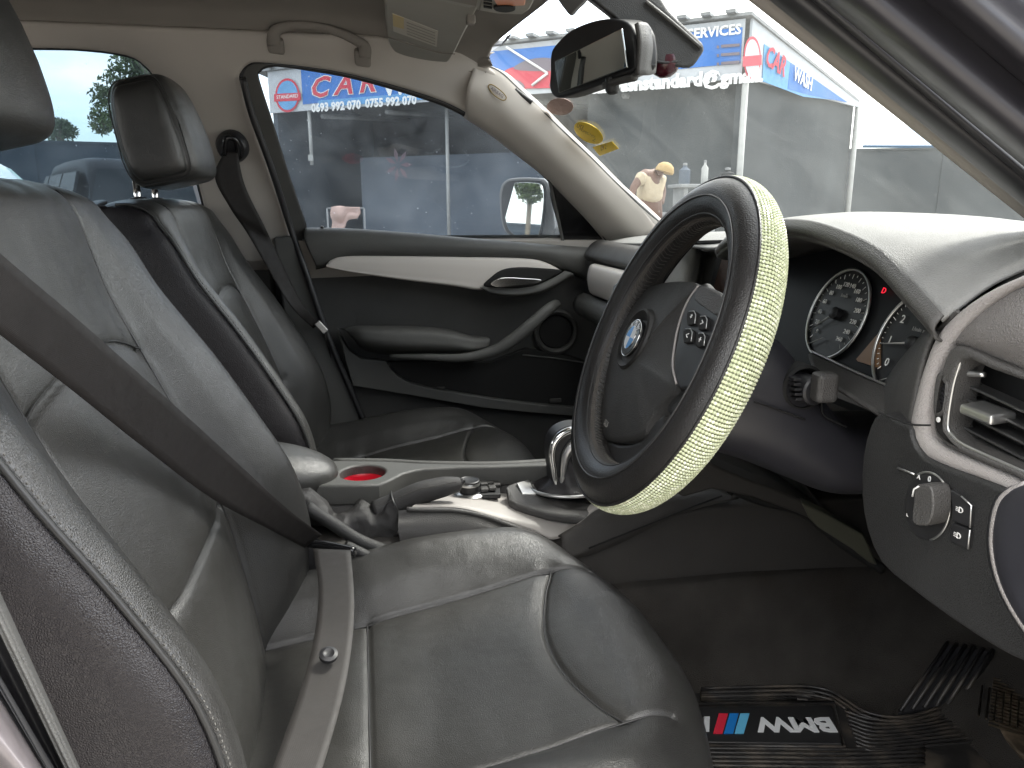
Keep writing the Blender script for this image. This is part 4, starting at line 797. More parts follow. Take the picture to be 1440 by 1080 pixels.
def make_seat(cy, label, asy=0, hoff=(0, 0, 0)):
    s = thing('car_seat', label, 'car seat', (-.05, cy, .42), 'front seats')
    RB = seat_rows_back(cy, asy); nb = 24
    def zrow(z): zs = [r[9][2] for r in RB[:9]]; return float(np.interp(z, zs, range(9)))
    t = np.linspace(0, 1, 40)
    seams = []
    for v in (7, 11): seams.append((ev(RB, np.linspace(0, 10.3, 60), np.full(60, v)), .0048, .0024, .0010))
    seams.append((ev(RB, [zrow(.962+.028*sin(pi*a)) for a in t], 7+4*t), .0045, .0024, .0010))
    seams.append((ev(RB, [zrow(.775+.01*sin(pi*a)) for a in t], 7+4*t), .0055, .0026, .0012))
    for v in (4, 14): seams.append((ev(RB, np.linspace(0, 10.6, 60), np.full(60, v)), .003, .0025, .001))
    G = dense(RB, nb, nb); G, n = groove(G, seams, -1)
    # fine creases
    from mathutils import noise
    V = G.reshape(-1, 3); nn = n.reshape(-1, 3)
    wv = np.array([noise.noise(Vector(p)*9)*.0016+noise.noise(Vector((p[0]*14, p[1]*30, p[2]*14)))*.0007 for p in V[::1]])
    V = V+nn*wv[:, None]; nr, nc = G.shape[:2]; F = gridfaces(nr, nc)
    ctrl = []
    o = mk('backrest', V, F, [leather, leather_perf, leather_side], s)
    fi_ = np.arange(len(F)); cc = (fi_ % (nc-1))/nb; idx = np.where((cc > 7) & (cc < 11), 1, np.where((cc < 4) | (cc > 14), 2, 0)); rr = (fi_//(nc-1))/nb; idx[rr > 10.6] = 2
    o.data.polygons.foreach_set('material_index', idx.astype(np.int32)); o.data.update()
    for v in (3.93, 14.07): tube('piping', list(ev(RB, np.linspace(0, 10.4, 50), np.full(50, v))), .0026, piping_m, s, 6, sm=0)
    for v in (4.15, 13.85):
        P = ev(RB, np.linspace(.2, 10, 500), np.full(500, v)); 
        merge_tubes('stitching', [[P[i], P[i+1]] for i in range(0, 498, 3)], .0006, thread, s, 4)['kind'] = 'stuff'
    RC = seat_rows_cush(cy, asy)
    def xrow(x): return float(np.interp(x, [r[8][0] for r in RC[:9]], range(9)))
    seams = []
    for v in (6, 10): seams.append((ev(RC, np.linspace(0, 6.6, 50), np.full(50, v)), .0055, .0026, .001))
    seams.append((ev(RC, [xrow(.235-.045*sin(pi*a)) for a in t], 6+4*t), .0055, .0026, .0012))
    seams.append((ev(RC, [xrow(-.012)]*40, 6+4*t), .005, .0026, .001))
    for v in (3, 13): seams.append((ev(RC, np.linspace(0, 8, 50), np.full(50, v)), .003, .0028, .001))
    G = dense(RC, nb+3, nb); G, n = groove(G, seams); V = G.reshape(-1, 3); nn = n.reshape(-1, 3)
    wv = np.array([noise.noise(Vector(p)*8)*.002+noise.noise(Vector((p[0]*34, p[1]*12, p[2]*14)))*.0006 for p in V]); V = V+nn*wv[:, None]; nr, nc = G.shape[:2]; F = gridfaces(nr, nc)
    o = mk('seat_cushion', V, F, [leather, leather_perf, leather_side], s)
    fi_ = np.arange(len(F)); cc = (fi_ % (nc-1))/nb; rr = (fi_//(nc-1))/(nb+3); idx = np.where((cc > 6) & (cc < 10) & (rr < 5.4), 1, np.where((cc < 3) | (cc > 13), 2, 0))
    o.data.polygons.foreach_set('material_index', idx.astype(np.int32)); o.data.update()
    for v in (2.95, 13.05): tube('piping', list(ev(RC, np.linspace(0, 8.2, 50), np.full(50, v))), .0026, piping_m, s, 6, sm=0)
    for v, a0, a1 in ((6, 0, 6.5), (10, 0, 6.5)): tube('seam', list(ev(RC, np.linspace(a0, a1, 40), np.full(40, v))-vec(0, 0, .0068)), .0013, piping_m, s, 5, sm=0)
    tube('seam', list(ev(RC, [xrow(.235-.045*sin(pi*a)) for a in t], 6+4*t)-vec(0, 0, .0068)), .0013, piping_m, s, 5, sm=0)
    tube('seam', list(ev(RC, [xrow(-.012)]*40, 6+4*t)-vec(0, 0, .0062)), .0013, piping_m, s, 5, sm=0)
    for v in (7, 11): tube('seam', list(ev(RB, np.linspace(0, 9, 40), np.full(40, v))-vec(.0056, 0, -.002)), .0012, piping_m, s, 5, sm=0)
    tube('seam', list(ev(RB, [zrow(.962+.028*sin(pi*a)) for a in t], 7+4*t)-vec(.0052, 0, -.002)), .0012, piping_m, s, 5, sm=0)
    tube('seam', list(ev(RB, [zrow(.775+.01*sin(pi*a)) for a in t], 7+4*t)-vec(.0062, 0, -.002)), .0012, piping_m, s, 5, sm=0)
    box('seat_base', (.05, cy, .475), (.46, .44, .09), dashdark, s, None, .02)
    for sy in (-.19, .19): box('seat_rail', (.05, cy+sy, .42), (.56, .035, .03), rubber, s, None, .004)
    # headrest
    hc = vec(-.325, cy, 1.243)+vec(*hoff); ax = np.array([nrm((.97, 0, .22)), vec(0, 1, 0), nrm((-.22, 0, .97))])
    th = np.linspace(-pi/2, pi/2, 90); ph = np.linspace(-pi, pi, 200, endpoint=False); V = []
    def spw(a, e): return np.sign(a)*np.abs(a)**e
    def hp_(a, b, k=1.0):
        x = spw(cos(b), .30)*spw(cos(a), .46)*.060; y = spw(cos(b), .30)*spw(sin(a), .40)*.121; z = spw(sin(b), .42)*.088
        y *= 1-.07*max(0, z/.089); x *= 1-.22*max(0, z/.089); x += -.010*(y/.12)**2
        return hc+ax.T@(vec(x, y, z)*k)
    V = [hp_(a, b) for b in th for a in ph]
    nr = len(th); nc = len(ph); F = [f[::-1] for f in gridfaces(nr, nc, False, True)]
    G = np.array(V).reshape(nr, nc, 3); G2 = np.concatenate([G, G[:, :1]], 1); hs = []
    for sg in (-1, 1):
        for off in (0, .07):
            P = [hp_(sg*pi/2+(.80-off)*np.sign(cos(q))*abs(cos(q))**.7, (1.05-off)*np.sign(sin(q))*abs(sin(q))**.7) for q in np.linspace(0, 2*pi, 70)]; hs.append((P, .0022 if off == 0 else .0012, .0022, .0012))
    G2, _ = groove(G2, hs, -1); G = G2[:, :-1]
    o = mk('headrest', G.reshape(-1, 3), F, [leather], s)
    for P, *_ in (hs[0], hs[2]): tube('headrest_seam', P, .0011, piping_m, o, 5, sm=0)
    for sy in (-.062, .058):
        p = hc+vec(-.043, sy, -.07); tube('headrest_post', [p, p+vec(.0, 0, -.07)], .0062, chrome, s, 12, sm=0)
        lathe('post_collar', vec(hc[0]-.043, cy+sy, 1.146), (-.1, 0, 1), [(.016, -.01), (.016, 0), (.013, .003), (.008, .004)], rubber, s, 18)
    return s
make_seat(-.37, 'black leather driver seat with black belt across it, nearest the camera', .022, (-.02, 0, .014))
make_seat(.37, 'black leather front passenger seat on the far side of the console', 0, (0, 0, .014)).location.z -= .014

# ================================================================== SEAT BELTS
def ribbon(name, A, B, m, par, th=.0012, n=10):
    A = smooth_line(A, n); B = smooth_line(B, n); rows = [[a, a*.66+b*.34, a*.34+b*.66, b] for a, b in zip(A, B)]
    return surf(name, rows, m, par, 1, 2, solid=th, off=0)
sb = thing('seat_belt', 'black driver seat belt running diagonally across the near seat to its buckle', 'seat belt', tuple(Y(450, 765, -.18)))
up_ = [(-160, 215, -.70), (0, 357, -.635), (100, 442, -.555), (200, 530, -.455), (300, 620, -.345), (400, 712, -.225), (452, 752, -.165)]
lo_ = [(-160, 345, -.70), (0, 470, -.635), (100, 547, -.555), (200, 627, -.455), (300, 702, -.345), (380, 745, -.235), (428, 770, -.165)]
ribbon('shoulder_strap', [Y(*p) for p in up_], [Y(*p) for p in lo_], belt_m, sb)
LL = [(440, 772, .694), (448, 830, .682), (441, 900, .664), (421, 975, .652), (382, 1085, .648), (350, 1180, .63)]
LR = [(493, 774, .694), (498, 840, .680), (495, 905, .662), (482, 980, .650), (452, 1085, .646), (420, 1180, .63)]
ribbon('lap_strap', [Z(*p) for p in LL], [Z(*p) for p in LR], belt_light, sb)
tube('buckle_tongue', [Y(428, 762, -.15), Y(465, 768, -.17), Y(499, 776, -.19)], [.0065, .006, .0065], blackgloss, sb, 12, squash=((1, 0, .3), .7))
box('buckle', Y(436, 800, -.13), (.03, .03, .09), rubber, sb, ((1, 0, .1), (0, 1, .2), (-.1, -.2, 1)), .005)
bc = Z(462, 921, .668); lathe('stop_button', bc, (.1, -.35, 1), [(.0095, -.002), (.0095, .002), (.006, .0035), (.004, .002), (.0005, .002)], rubber, sb, 18)
pb_ = thing('seat_belt', 'passenger seat belt hanging from its black guide on the centre pillar', 'seat belt', tuple(S(325, 205)))
lathe('belt_guide', S(326, 207, -.035), -sn+vec(-.2, 0, 0), [(.033, -.01), (.033, .0), (.028, .008), (.012, .011), (.001, .0115)], rubber, pb_, 24)
tube('guide_loop', [S(315, 218, -.06), S(318, 195, -.06), S(332, 198, -.055), S(336, 222, -.055)], .006, blackgloss, pb_, 8)
ribbon('shoulder_strap', [S(316, 212, -.06), S(302, 248, -.075), S(322, 290, -.08), S(352, 335, -.08), Y(405, 425, .60), Y(440, 462, .64)], [S(334, 215, -.06), S(345, 262, -.07), S(372, 318, -.07), S(388, 352, -.07), Y(424, 425, .62), Y(450, 455, .65)], belt_m, pb_)
box('belt_tongue', Y(452, 460, .63), (.03, .01, .014), satin, pb_, (nrm((.5, 0, -.6)), (0, 1, 0), (.6, 0, .5)), .002)
ribbon('lap_strap', [Y(455, 466, .64), Y(470, 520, .665), Y(500, 610, .67)], [Y(460, 464, .66), Y(477, 518, .68), Y(512, 608, .685)], belt_m, pb_)

# ================================================================== CENTRE CONSOLE
cc_ = thing('centre_console', 'grey centre console with silver panel, red cup insert and padded armrest', 'console', (.1, 0, .42))
tun = []
for x, zt, w in ((-.9, .60, .14), (-.4, .66, .13), (-.1, .665, .13), (.15, .645, .125), (.25, .635, .125), (.34, .66, .13), (.5, .685, .13), (.75, .69, .15), (1.1, .69, .17)):
    tun.append([vec(x, -w-.03, .40), vec(x, -w-.012, .52), vec(x, -w, zt-.03), vec(x, -w+.015, zt), vec(x, 0, zt+.004), vec(x, w-.015, zt), vec(x, w, zt-.03), vec(x, w+.012, .52), vec(x, w+.03, .40)])
surf('tunnel_cover', tun, consb, cc_, 6, 5)
# grey deck with a hole for the cup holder
dz = .720
def k2(px, py): p = Z(px, py, dz); return (p[0], p[1])
deck = [k2(*p) for p in [(405, 668), (440, 655), (470, 648.5), (540, 650), (600, 653), (690, 654), (770, 650), (800, 647), (800, 656), (760, 657.5), (700, 659.5), (650, 660.5), (598, 662.5), (582, 665), (567, 669), (550, 678), (533, 685), (480, 686), (405, 687)]]
cup = Z(510, 667.5, dz); rcup = .0345
holed('deck', deck, [[(cup[0]+rcup*cos(a), cup[1]+rcup*sin(a)) for a in np.linspace(0, 2*pi, 40, endpoint=False)]], consg, cc_, (0, 0, dz-.012), (vec(1, 0, 0), vec(0, 1, 0)), .024, .004)
lathe('cup_rim', cup+vec(0, 0, .0), (0, 0, 1), [(rcup+.004, -.001), (rcup+.0045, .0015), (rcup, .0015), (rcup-.001, -.01), (rcup-.001, -.003)], dashmid, cc_, 40, caps=False)
cupm = surf('cup_liner', [[cup+vec(r*cos(a), r*sin(a), h) for a in np.linspace(0, 2*pi, 25)] for r, h in ((rcup, -.004), (rcup-.001, -.03), (rcup-.002, -.05), (rcup-.008, -.052))], redm, cc_, 2, 2, solid=.001)
lathe('cup_pad', cup+vec(0, 0, -.05), (0, 0, 1), [(.026, 0), (.026, .018), (.022, .022), (.001, .022)], redm, cc_, 32)
for k in range(9):
    a = random.uniform(0, 6.3); r = random.uniform(.004, .016); lathe('pad_stud', cup+vec(r*cos(a), r*sin(a), -.028), (0, 0, 1), [(.004, -.002), (.003, .0015), (.0005, .002)], redm, cc_, 8)
surf('rail_wall', [[Z(a, b, dz-.004), Z(a, b, dz-.004)+vec(0, -.004, -.02), Z(a, b, dz-.004)+vec(0, -.012, -.05)] for a, b in [(405, 687), (480, 686), (533, 685), (550, 678), (567, 669), (582, 665), (598, 662.5), (650, 660.5), (700, 659.5), (760, 657.5), (800, 656), (860, 655)]], dashmid, cc_, 4, 4)
tube('rail_edge', [Z(a, b, dz) for a, b in [(470, 650), (540, 651), (600, 654), (690, 655), (770, 651), (830, 647)]], .007, consg, cc_, 10)
TR_ = [[(600, 690, .03), (592, 701, -.04), (584, 709, -.09), (580, 712, -.098)], [(660, 676, .06), (655, 692, -.01), (648, 708, -.085), (645, 713, -.098)], [(720, 676, .06), (716, 702, -.03), (708, 720, -.085), (704, 728, -.10)], [(770, 676, .06), (762, 708, -.05), (752, 732, -.095), (746, 741, -.105)], [(810, 684, .05), (806, 716, -.07), (795, 740, -.10), (784, 752, -.112)], [(860, 690, .03), (856, 700, -.06), (850, 708, -.09), (843, 716, -.112)]]
rows = [[Y(*q) for q in r]+[Y(*r[-1])+vec(.0, -.001, -.006)] for r in TR_]
surf('silver_panel', rows, silver_c, cc_, 7, 6)
surf('storage_wall', [[Y(a, b, -.100), Y(a, b, -.104)+vec(0, 0, -.012), Y(a, c, -.118), Y(a+5, c+30, -.12)] for a, b, c in [(560, 718, 745), (600, 714, 748), (650, 715, 752), (700, 729, 758), (746, 742, 765), (784, 754, 775), (830, 760, 790)]], dashmid, cc_, 5, 5)
tube('storage_lip', [Y(a, b, -.108) for a, b in [(572, 716), (600, 717), (640, 718), (680, 726), (720, 740), (770, 757)]], .0035, dashmid, cc_, 8)
tube('tunnel_seam', [Y(828, 771, -.142), Y(900, 742, -.142), Y(960, 718, -.142), Y(1015, 697, -.142)], .0014, voidm, cc_, 6)
surf('wing_panel', [[Y(a, b, -.112), Y(a, b, -.12)+vec(.004, -.004, -.004), Y(c, d, -.138)] for a, b, c, d in [(784, 753, 790, 790), (815, 735, 830, 780), (845, 714, 880, 760), (900, 702, 940, 730), (960, 694, 990, 712), (1020, 688, 1040, 700)]], consb, cc_, 5, 5, solid=.002)
# armrest
def superell(name, c, d, e1, e2, m, par, ax=None, n=(28, 48), fn=None):
    A = np.eye(3) if ax is None else np.array([nrm(a) for a in ax]); V = []
    sp = lambda a, e: np.sign(a)*abs(a)**e
    for b in np.linspace(-pi/2, pi/2, n[0]):
        for a in np.linspace(-pi, pi, n[1], endpoint=False):
            p = vec(sp(cos(b), e1)*sp(cos(a), e2)*d[0], sp(cos(b), e1)*sp(sin(a), e2)*d[1], sp(sin(b), e1)*d[2]); 
            if fn: p = fn(p)
            V.append(np.array(c)+A.T@p)
    return mk(name, V, [f[::-1] for f in gridfaces(n[0], n[1], False, True)], m, par)
superell('armrest', vec(-.207, .01, .738), (.160, .075, .045), .9, .85, leather, cc_, ax=((.99, 0, -.1), (0, 1, 0), (.1, 0, .99)))
# rotary controller
kc = Y(660, 695, -.03); kz = kc[2]
lathe('dial_ring', kc, (0, -.03, 1), [(.0235, -.006), (.0235, .002), (.021, .004), (.0165, .005), (.015, .002)], satin, cc_, 40)
lathe('dial_knob', kc+vec(0, 0, .004), (0, -.03, 1), [(.0145, 0), (.015, .008), (.0162, .014), (.0158, .019), (.014, .020), (.0125, .019), (.001, .019)], smooth_dark, cc_, 40)
lathe('dial_band', kc+vec(0, 0, .004), (0, -.03, 1), [(.0166, .0125), (.0168, .0155), (.0162, .017), (.0155, .0155), (.0155, .0125)], satin, cc_, 40)
bp_ = [Y(666, 699, -.045), Y(676, 682, .0), Y(692, 679, .01), Y(703, 686, -.01), Y(704, 698, -.045)]
plate('button_base', [p+vec(0, 0, .004) for p in bp_], (0, 0, -.008), smooth_dark, cc_, .002)
for a, b, y in ((680, 686, -.01), (681, 694, -.032), (689, 684, -.005), (692, 692, -.03), (698, 687, -.012)): box('control_button', Y(a, b, y)+vec(0, 0, .007), (.012, .014, .006), dashmid, cc_, None, .002)
# gear lever
gl = thing('gear_lever', 'chrome edged gear lever with black leather gaiter beside the steering wheel rim', 'gear lever', tuple(Y(790, 690, -.03)))
fr_ = [(712, 688), (722, 683), (745, 677), (765, 676), (860, 676), (880, 712), (840, 738), (815, 733), (770, 726), (725, 713), (716, 706)]
FY = {712: -.04, 722: -.02, 745: .01, 765: .03, 860: .03, 880: -.05, 840: -.11, 815: -.11, 770: -.10, 725: -.075, 716: -.06}
plate('surround', [Y(a, b, FY[a])+vec(0, 0, .006) for a, b in fr_], (0, 0, -.014), dashmid, gl, .006, sm=2)
plate('silver_insert', [Y(726, 686, -.03)+vec(0, 0, .009), Y(744, 681, -.005)+vec(0, 0, .009), Y(754, 702, -.055)+vec(0, 0, .009), Y(734, 702, -.055)+vec(0, 0, .009)], (0, 0, -.004), satin, gl, .002)
gp = Y(800, 690, -.03)
ga = []
for k, (r1, r2, h, sx) in enumerate(((.060, .046, .006, 0), (.052, .040, .014, .002), (.036, .030, .022, .002), (.026, .022, .034, 0), (.021, .018, .046, -.004), (.017, .015, .058, -.008))):
    ga.append([gp+vec(sx+r1*cos(a)*(1+.07*sin(7*a+k)), r2*sin(a)*(1+.07*sin(7*a+k)), h) for a in np.linspace(0, 2*pi, 37)])
surf('gaiter', ga, leather_side, gl, 4, 2)
tube('gaiter_frame', [gp+vec(.062*cos(a), .05*sin(a), .009) for a in np.linspace(0, 2*pi, 20, endpoint=False)], .003, satin, gl, 8, closed=True)
def GL(px, py, y=-.03): return Y(px, py, y)
hp = [(779, 682), (775, 662), (772, 640), (774, 622), (782, 609), (795, 601), (812, 598), (835, 602), (845, 625), (835, 650), (820, 668), (812, 684)]
plate('handle_grip', [GL(*p, -.045) for p in hp], (0, .035, 0), smooth_dark, gl, .006, sm=3)
tube('chrome_band', [GL(*p, -.048) for p in [(782, 684), (779, 662), (776, 640), (779, 624), (788, 612), (802, 605), (820, 603)]], [.0035, .0045, .005, .0055, .006, .0055, .005], chrome, gl, 10)
tube('chrome_band', [GL(*p, -.05) for p in [(790, 684), (792, 660), (796, 640), (806, 625), (822, 616)]], [.003, .005, .007, .008, .007], satin, gl, 10)
# hand brake
gaiter_m = mat('gaiter_leather', (.028, .027, .027), .55, bump=('leather', 520, .5, .0009), var=.1)
hb = thing('hand_brake', 'black leather hand brake lever with stitched grip and crumpled gaiter', 'hand brake', tuple(Y(540, 730, -.07)))
tube('grip', [Y(650, 681, -.075), Y(645, 681, -.075), Y(627, 684, -.075), Y(606, 689, -.075), Y(587, 695, -.074), Y(557, 709, -.072), Y(530, 721, -.07)], [.004, .0105, .0145, .0160, .0168, .0175, .018], gaiter_m, hb, 24)
tube('release_button', [Y(653, 675, -.077), Y(648, 678, -.076), Y(640, 682, -.075)], [.0035, .0058, .0065], rubber, hb, 14)
gw = []
for tp, md, bt, ub in (((551, 691), (557, 710), (566, 728), (568, 732)), ((541, 697), (547, 722), (561, 744), (562, 750)), ((522, 708), (530, 736), (548, 768), (548, 774)), ((506, 704), (508, 734), (520, 762), (522, 772)), ((487, 717), (488, 736), (494, 750), (498, 764)), ((471, 722), (467, 734), (472, 742), (474, 756)), ((455, 703), (450, 718), (453, 730), (452, 744)), ((437, 689), (432, 704), (432, 722), (430, 740)), ((412, 688), (410, 704), (410, 722), (408, 740))):
    gw.append([Y(tp[0]+3, tp[1]+8, -.03), Y(*tp, -.052), Y((tp[0]+md[0])/2, (tp[1]*.6+md[1]*.4), -.080), Y(*md, -.096), Y(*bt, -.095), Y(*ub, -.080)])
o = surf('gaiter', gw, gaiter_m, hb, 12, 12); noise_disp(o, .0055, 24, 4.2); noise_disp(o, .0014, 60, 9)
P = smooth_line([Y(641, 678, -.091), Y(610, 684, -.093), Y(587, 689, -.094), Y(560, 700, -.094)], 16)
merge_tubes('stitching', [[P[i], P[i+1]] for i in range(0, len(P)-1, 2)], .0007, thread, hb, 4)['kind'] = 'stuff'
tube('grip_seam', [Y(550, 691, -.060), Y(551, 699, -.086), Y(555, 710, -.096), Y(562, 724, -.092), Y(566, 729, -.08)], .0016, piping_m, hb, 6)
tube('frame_edge', [Y(430, 712, -.12), Y(470, 738, -.122), Y(505, 760, -.122), Y(546, 776, -.120), Y(583, 783, -.115), Y(640, 779, -.112)], [.009, .009, .009, .010, .008, .005], dashdark, hb, 12)
tube('frame_edge', [Y(560, 746, -.100), Y(575, 757, -.105), Y(590, 772, -.112)], [.006, .006, .004], dashmid, hb, 8)
tube('frame_edge', [Y(485, 766, -.135), Y(520, 784, -.137), Y(550, 800, -.139)], [.007, .008, .008], dashdark, hb, 10)

# ================================================================== DASHBOARD
db = thing('dashboard', 'black dashboard with hooded instruments, light switch, round edged pad and right hand air vent', 'dashboard', (.6, -.2, .9))
colsd = [(-.622, (.432, 1.037), (.482, 1.069), (.555, 1.088), (.66, 1.09), (.84, 1.055)), (-.572, (.441, 1.058), (.49, 1.080), (.57, 1.094), (.68, 1.094), (.86, 1.055)), (-.51, (.45, 1.083), (.49, 1.091), (.585, 1.099), (.70, 1.097), (.88, 1.055)),
    (-.431, (.45, 1.100), (.50, 1.105), (.60, 1.107), (.72, 1.100), (.90, 1.055)), (-.365, (.452, 1.104), (.50, 1.110), (.61, 1.112), (.73, 1.103), (.92, 1.055)), (-.28, (.455, 1.099), (.51, 1.109), (.62, 1.114), (.75, 1.103), (.93, 1.055)),
    (-.20, (.465, 1.083), (.53, 1.098), (.63, 1.112), (.76, 1.100), (.94, 1.055)), (-.10, (.50, 1.066), (.56, 1.082), (.65, 1.100), (.77, 1.094), (.94, 1.055)), (.0, (.53, 1.058), (.58, 1.073), (.66, 1.088), (.77, 1.088), (.94, 1.055)),
    (.15, (.55, 1.055), (.60, 1.068), (.67, 1.078), (.77, 1.08), (.93, 1.055)), (.35, (.55, 1.048), (.60, 1.060), (.66, 1.068), (.76, 1.07), (.88, 1.055)), (.52, (.545, 1.040), (.59, 1.052), (.65, 1.060), (.73, 1.062), (.80, 1.055)), (.63, (.55, 1.03), (.58, 1.042), (.63, 1.05), (.69, 1.055), (.74, 1.05))]
surf('top_pad', [[vec(a, y, b) for a, b in r] for y, *r in colsd], dashpad, db, 6, 6, solid=.004, flip=True, off=1)  # pad colour lightened to carry the sky sheen from the windscreen
lipr = []
for y, *r in colsd[:8]:
    x, z = r[0]; lipr.append([vec(x+.002, y, z+.002), vec(x-.004, y, z-.006), vec(x-.002, y, z-.012), vec(x+.010, y, z-.018), vec(x+.10, y, z-.028)])
surf('hood_lip', lipr, dashmid, db, 6, 5, solid=.002)
# instrument cluster
io = vec(.535, -.42, 1.0); iu = nrm((.33, 0, .944)); ir = vec(0, -1, 0); inn = nrm((-.944, 0, .33))
cl = thing('instrument_cluster', 'instrument cluster with speedometer and rev counter under the dashboard hood', 'instrument cluster', tuple(io))
def IC(px, py, h=0): return Pl(px, py, io+inn*h, inn)
def ip(a, b, h=0, c=io): return c+ir*a+iu*b+inn*h
plate('cluster_face', [ip(-.30, -.075), ip(.19, -.075), ip(.19, .075), ip(.12, .10), ip(-.05, .115), ip(-.22, .10), ip(-.30, .05)], -inn*.02, mat('instrument_face', (.006, .0065, .008), .5, spec=.2), cl, .002)
sc0 = IC(1181, 443); 
def ellring(c, r, name, m, t, par, h=.004, ry=None, arc=(0, 2*pi)):
    ry = ry or r; n = 40; full = arc[1]-arc[0] > 6.2
    P = [c+ir*r*cos(a)+iu*ry*sin(a)+inn*h for a in np.linspace(arc[0], arc[1], n, endpoint=not full)]
    return tube(name, P, t, m, par, 8, closed=full, sm=0)
def gauge(name, c, r, ry, labels, a0, a1, needle_a, sub_needle, small):
    f = mk('dial', [c+ir*r*cos(a)+iu*ry*sin(a)+inn*.002 for a in np.linspace(0, 2*pi, 40, endpoint=False)], [tuple(range(40))[::-1]], mat(name+'_dial', (.008, .008, .009), .45), cl, smooth=False)
    ellring(c, r, 'gauge_ring', satin, .0018, cl, ry=ry)
    nt_ = len(labels)*(2 if len(labels) > 8 else 5)
    ticks = []
    for i in range(nt_+1):
        a = a0+(a1-a0)*i/nt_; big = i % (2 if len(labels) > 8 else 5) == 0; r0 = .90; r1 = .80 if big else .855
        ticks.append([c+ir*r*r0*cos(a)+iu*ry*r0*sin(a)+inn*.004, c+ir*r*r1*cos(a)+iu*ry*r1*sin(a)+inn*.004])
    merge_tubes('tick_marks', ticks, .0004, white_ink, cl, 4)['kind'] = 'stuff'
    for i, s in enumerate(labels):
        a = a0+(a1-a0)*i/(len(labels)-1); text('numeral', s, c+ir*r*.66*cos(a)+iu*ry*.66*sin(a)+inn*.004, ir, iu, small, white_ink, cl)
    a = needle_a; tube('needle', [c+inn*.007, c+ir*r*.86*cos(a)+iu*ry*.86*sin(a)+inn*.006], [.0014, .0006], white_soft, cl, 6, sm=0)
    lathe('needle_hub', c+inn*.002, inn, [(.007, 0), (.007, .007), (.004, .009), (.0005, .0092)], smooth_dark, cl, 18)
gauge('speed', sc0, .050, .053, ['0', '20', '40', '60', '80', '100', '120', '140', '160', '180', '200', '220', '240', '260'], radians(225), radians(-50), radians(214), None, .0075)
c2 = sc0+iu*-.030; tube('needle', [c2+inn*.006+ir*-.004, c2+ir*-.028+iu*-.012+inn*.006], .0007, white_soft, cl, 6, sm=0)
text('caption', 'km/h', sc0+iu*.022+inn*.004, ir, iu, .006, white_soft, cl)
le = IC(1239, 478); tc0 = vec(le[0], le[1]-.052, le[2])+iu*.004
gauge('rev', tc0, .052, .056, ['0', '1', '2', '3', '4', '5', '6', '7'], radians(222), radians(-45), radians(190), None, .012)
c2 = tc0+iu*-.032; tube('needle', [c2+inn*.006+ir*.002, c2+ir*-.026+iu*-.014+inn*.006], .0007, white_soft, cl, 6, sm=0)
text('caption', '1/min x1000', tc0+iu*.014+ir*.004+inn*.004, ir, iu, .006, white_soft, cl)
plate('display_window', [IC(1204, 505, .003), IC(1238, 465, .003), IC(1238, 518, .003), IC(1206, 508, .003)], -inn*.002, amber, cl, 0)
text('warning_lamp', 'D', IC(1243, 409, .004), ir, iu, .009, redlamp, cl)
tube('lower_bead', [IC(1142, 494, .012), IC(1180, 512, .012), IC(1215, 528, .012), IC(1262, 548, .012)], .0014, satin, cl, 6)
# parts of the dashboard below and beside the cluster
surf('lower_cowl', [[IC(a, b, .010), IC(a, b, .014)+vec(-.004, 0, -.004), X(c, d, .475)] for a, b, c, d in [(1142, 496, 1150, 530), (1180, 514, 1188, 552), (1215, 530, 1215, 570), (1262, 550, 1250, 592)]], dashmid, db, 5, 5, solid=.003)
surf('cluster_cheek', [[X(a, b, .515), X((a+c)/2, (b+d)/2, .465), X(c, d, .442)] for a, b, c, d in [(1338, 436, 1354, 440), (1312, 462, 1333, 458), (1285, 492, 1314, 478), (1262, 520, 1302, 515), (1245, 548, 1294, 555), (1234, 580, 1287, 600)]], dashmid, db, 5, 5, solid=.004)
ob_ = [(1500, 365), (1440, 388), (1395, 409), (1355, 436), (1322, 470), (1303, 515), (1290, 560), (1283, 595), (1285, 618), (1301, 642), (1340, 660), (1390, 678), (1440, 703)]
ib_ = [(1500, 382), (1440, 402), (1402, 424), (1368, 452), (1340, 484), (1320, 525), (1310, 565), (1306, 598), (1313, 616), (1332, 630), (1370, 646), (1410, 662), (1450, 682)]
rows = []
for (a, b), (c, d) in zip(ob_, ib_):
    p, q = X(a, b, .440), X(c, d, .440); rows.append([p+vec(.012, 0, 0), p, p*.7+q*.3+vec(-.004, 0, 0), p*.3+q*.7+vec(-.004, 0, 0), q, q+vec(.012, 0, 0)])
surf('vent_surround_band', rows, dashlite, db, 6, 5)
gp_ = [[X(1500, 382, .444), X(1500, 430, .438), X(1510, 500, .436), X(1520, 560, .444)], [X(1440, 403, .444), X(1445, 440, .436), X(1450, 480, .434), X(1455, 525, .444)], [X(1403, 425, .444), X(1405, 450, .437), X(1407, 480, .436), X(1408, 502, .444)], [X(1370, 452, .444), X(1370, 465, .439), X(1370, 478, .439), X(1368, 488, .444)], [X(1342, 482, .446), X(1343, 482, .445), X(1343, 481, .445), X(1343, 480, .446)]]
surf('end_pad', gp_, endpad_m, db, 6, 6, solid=.003)
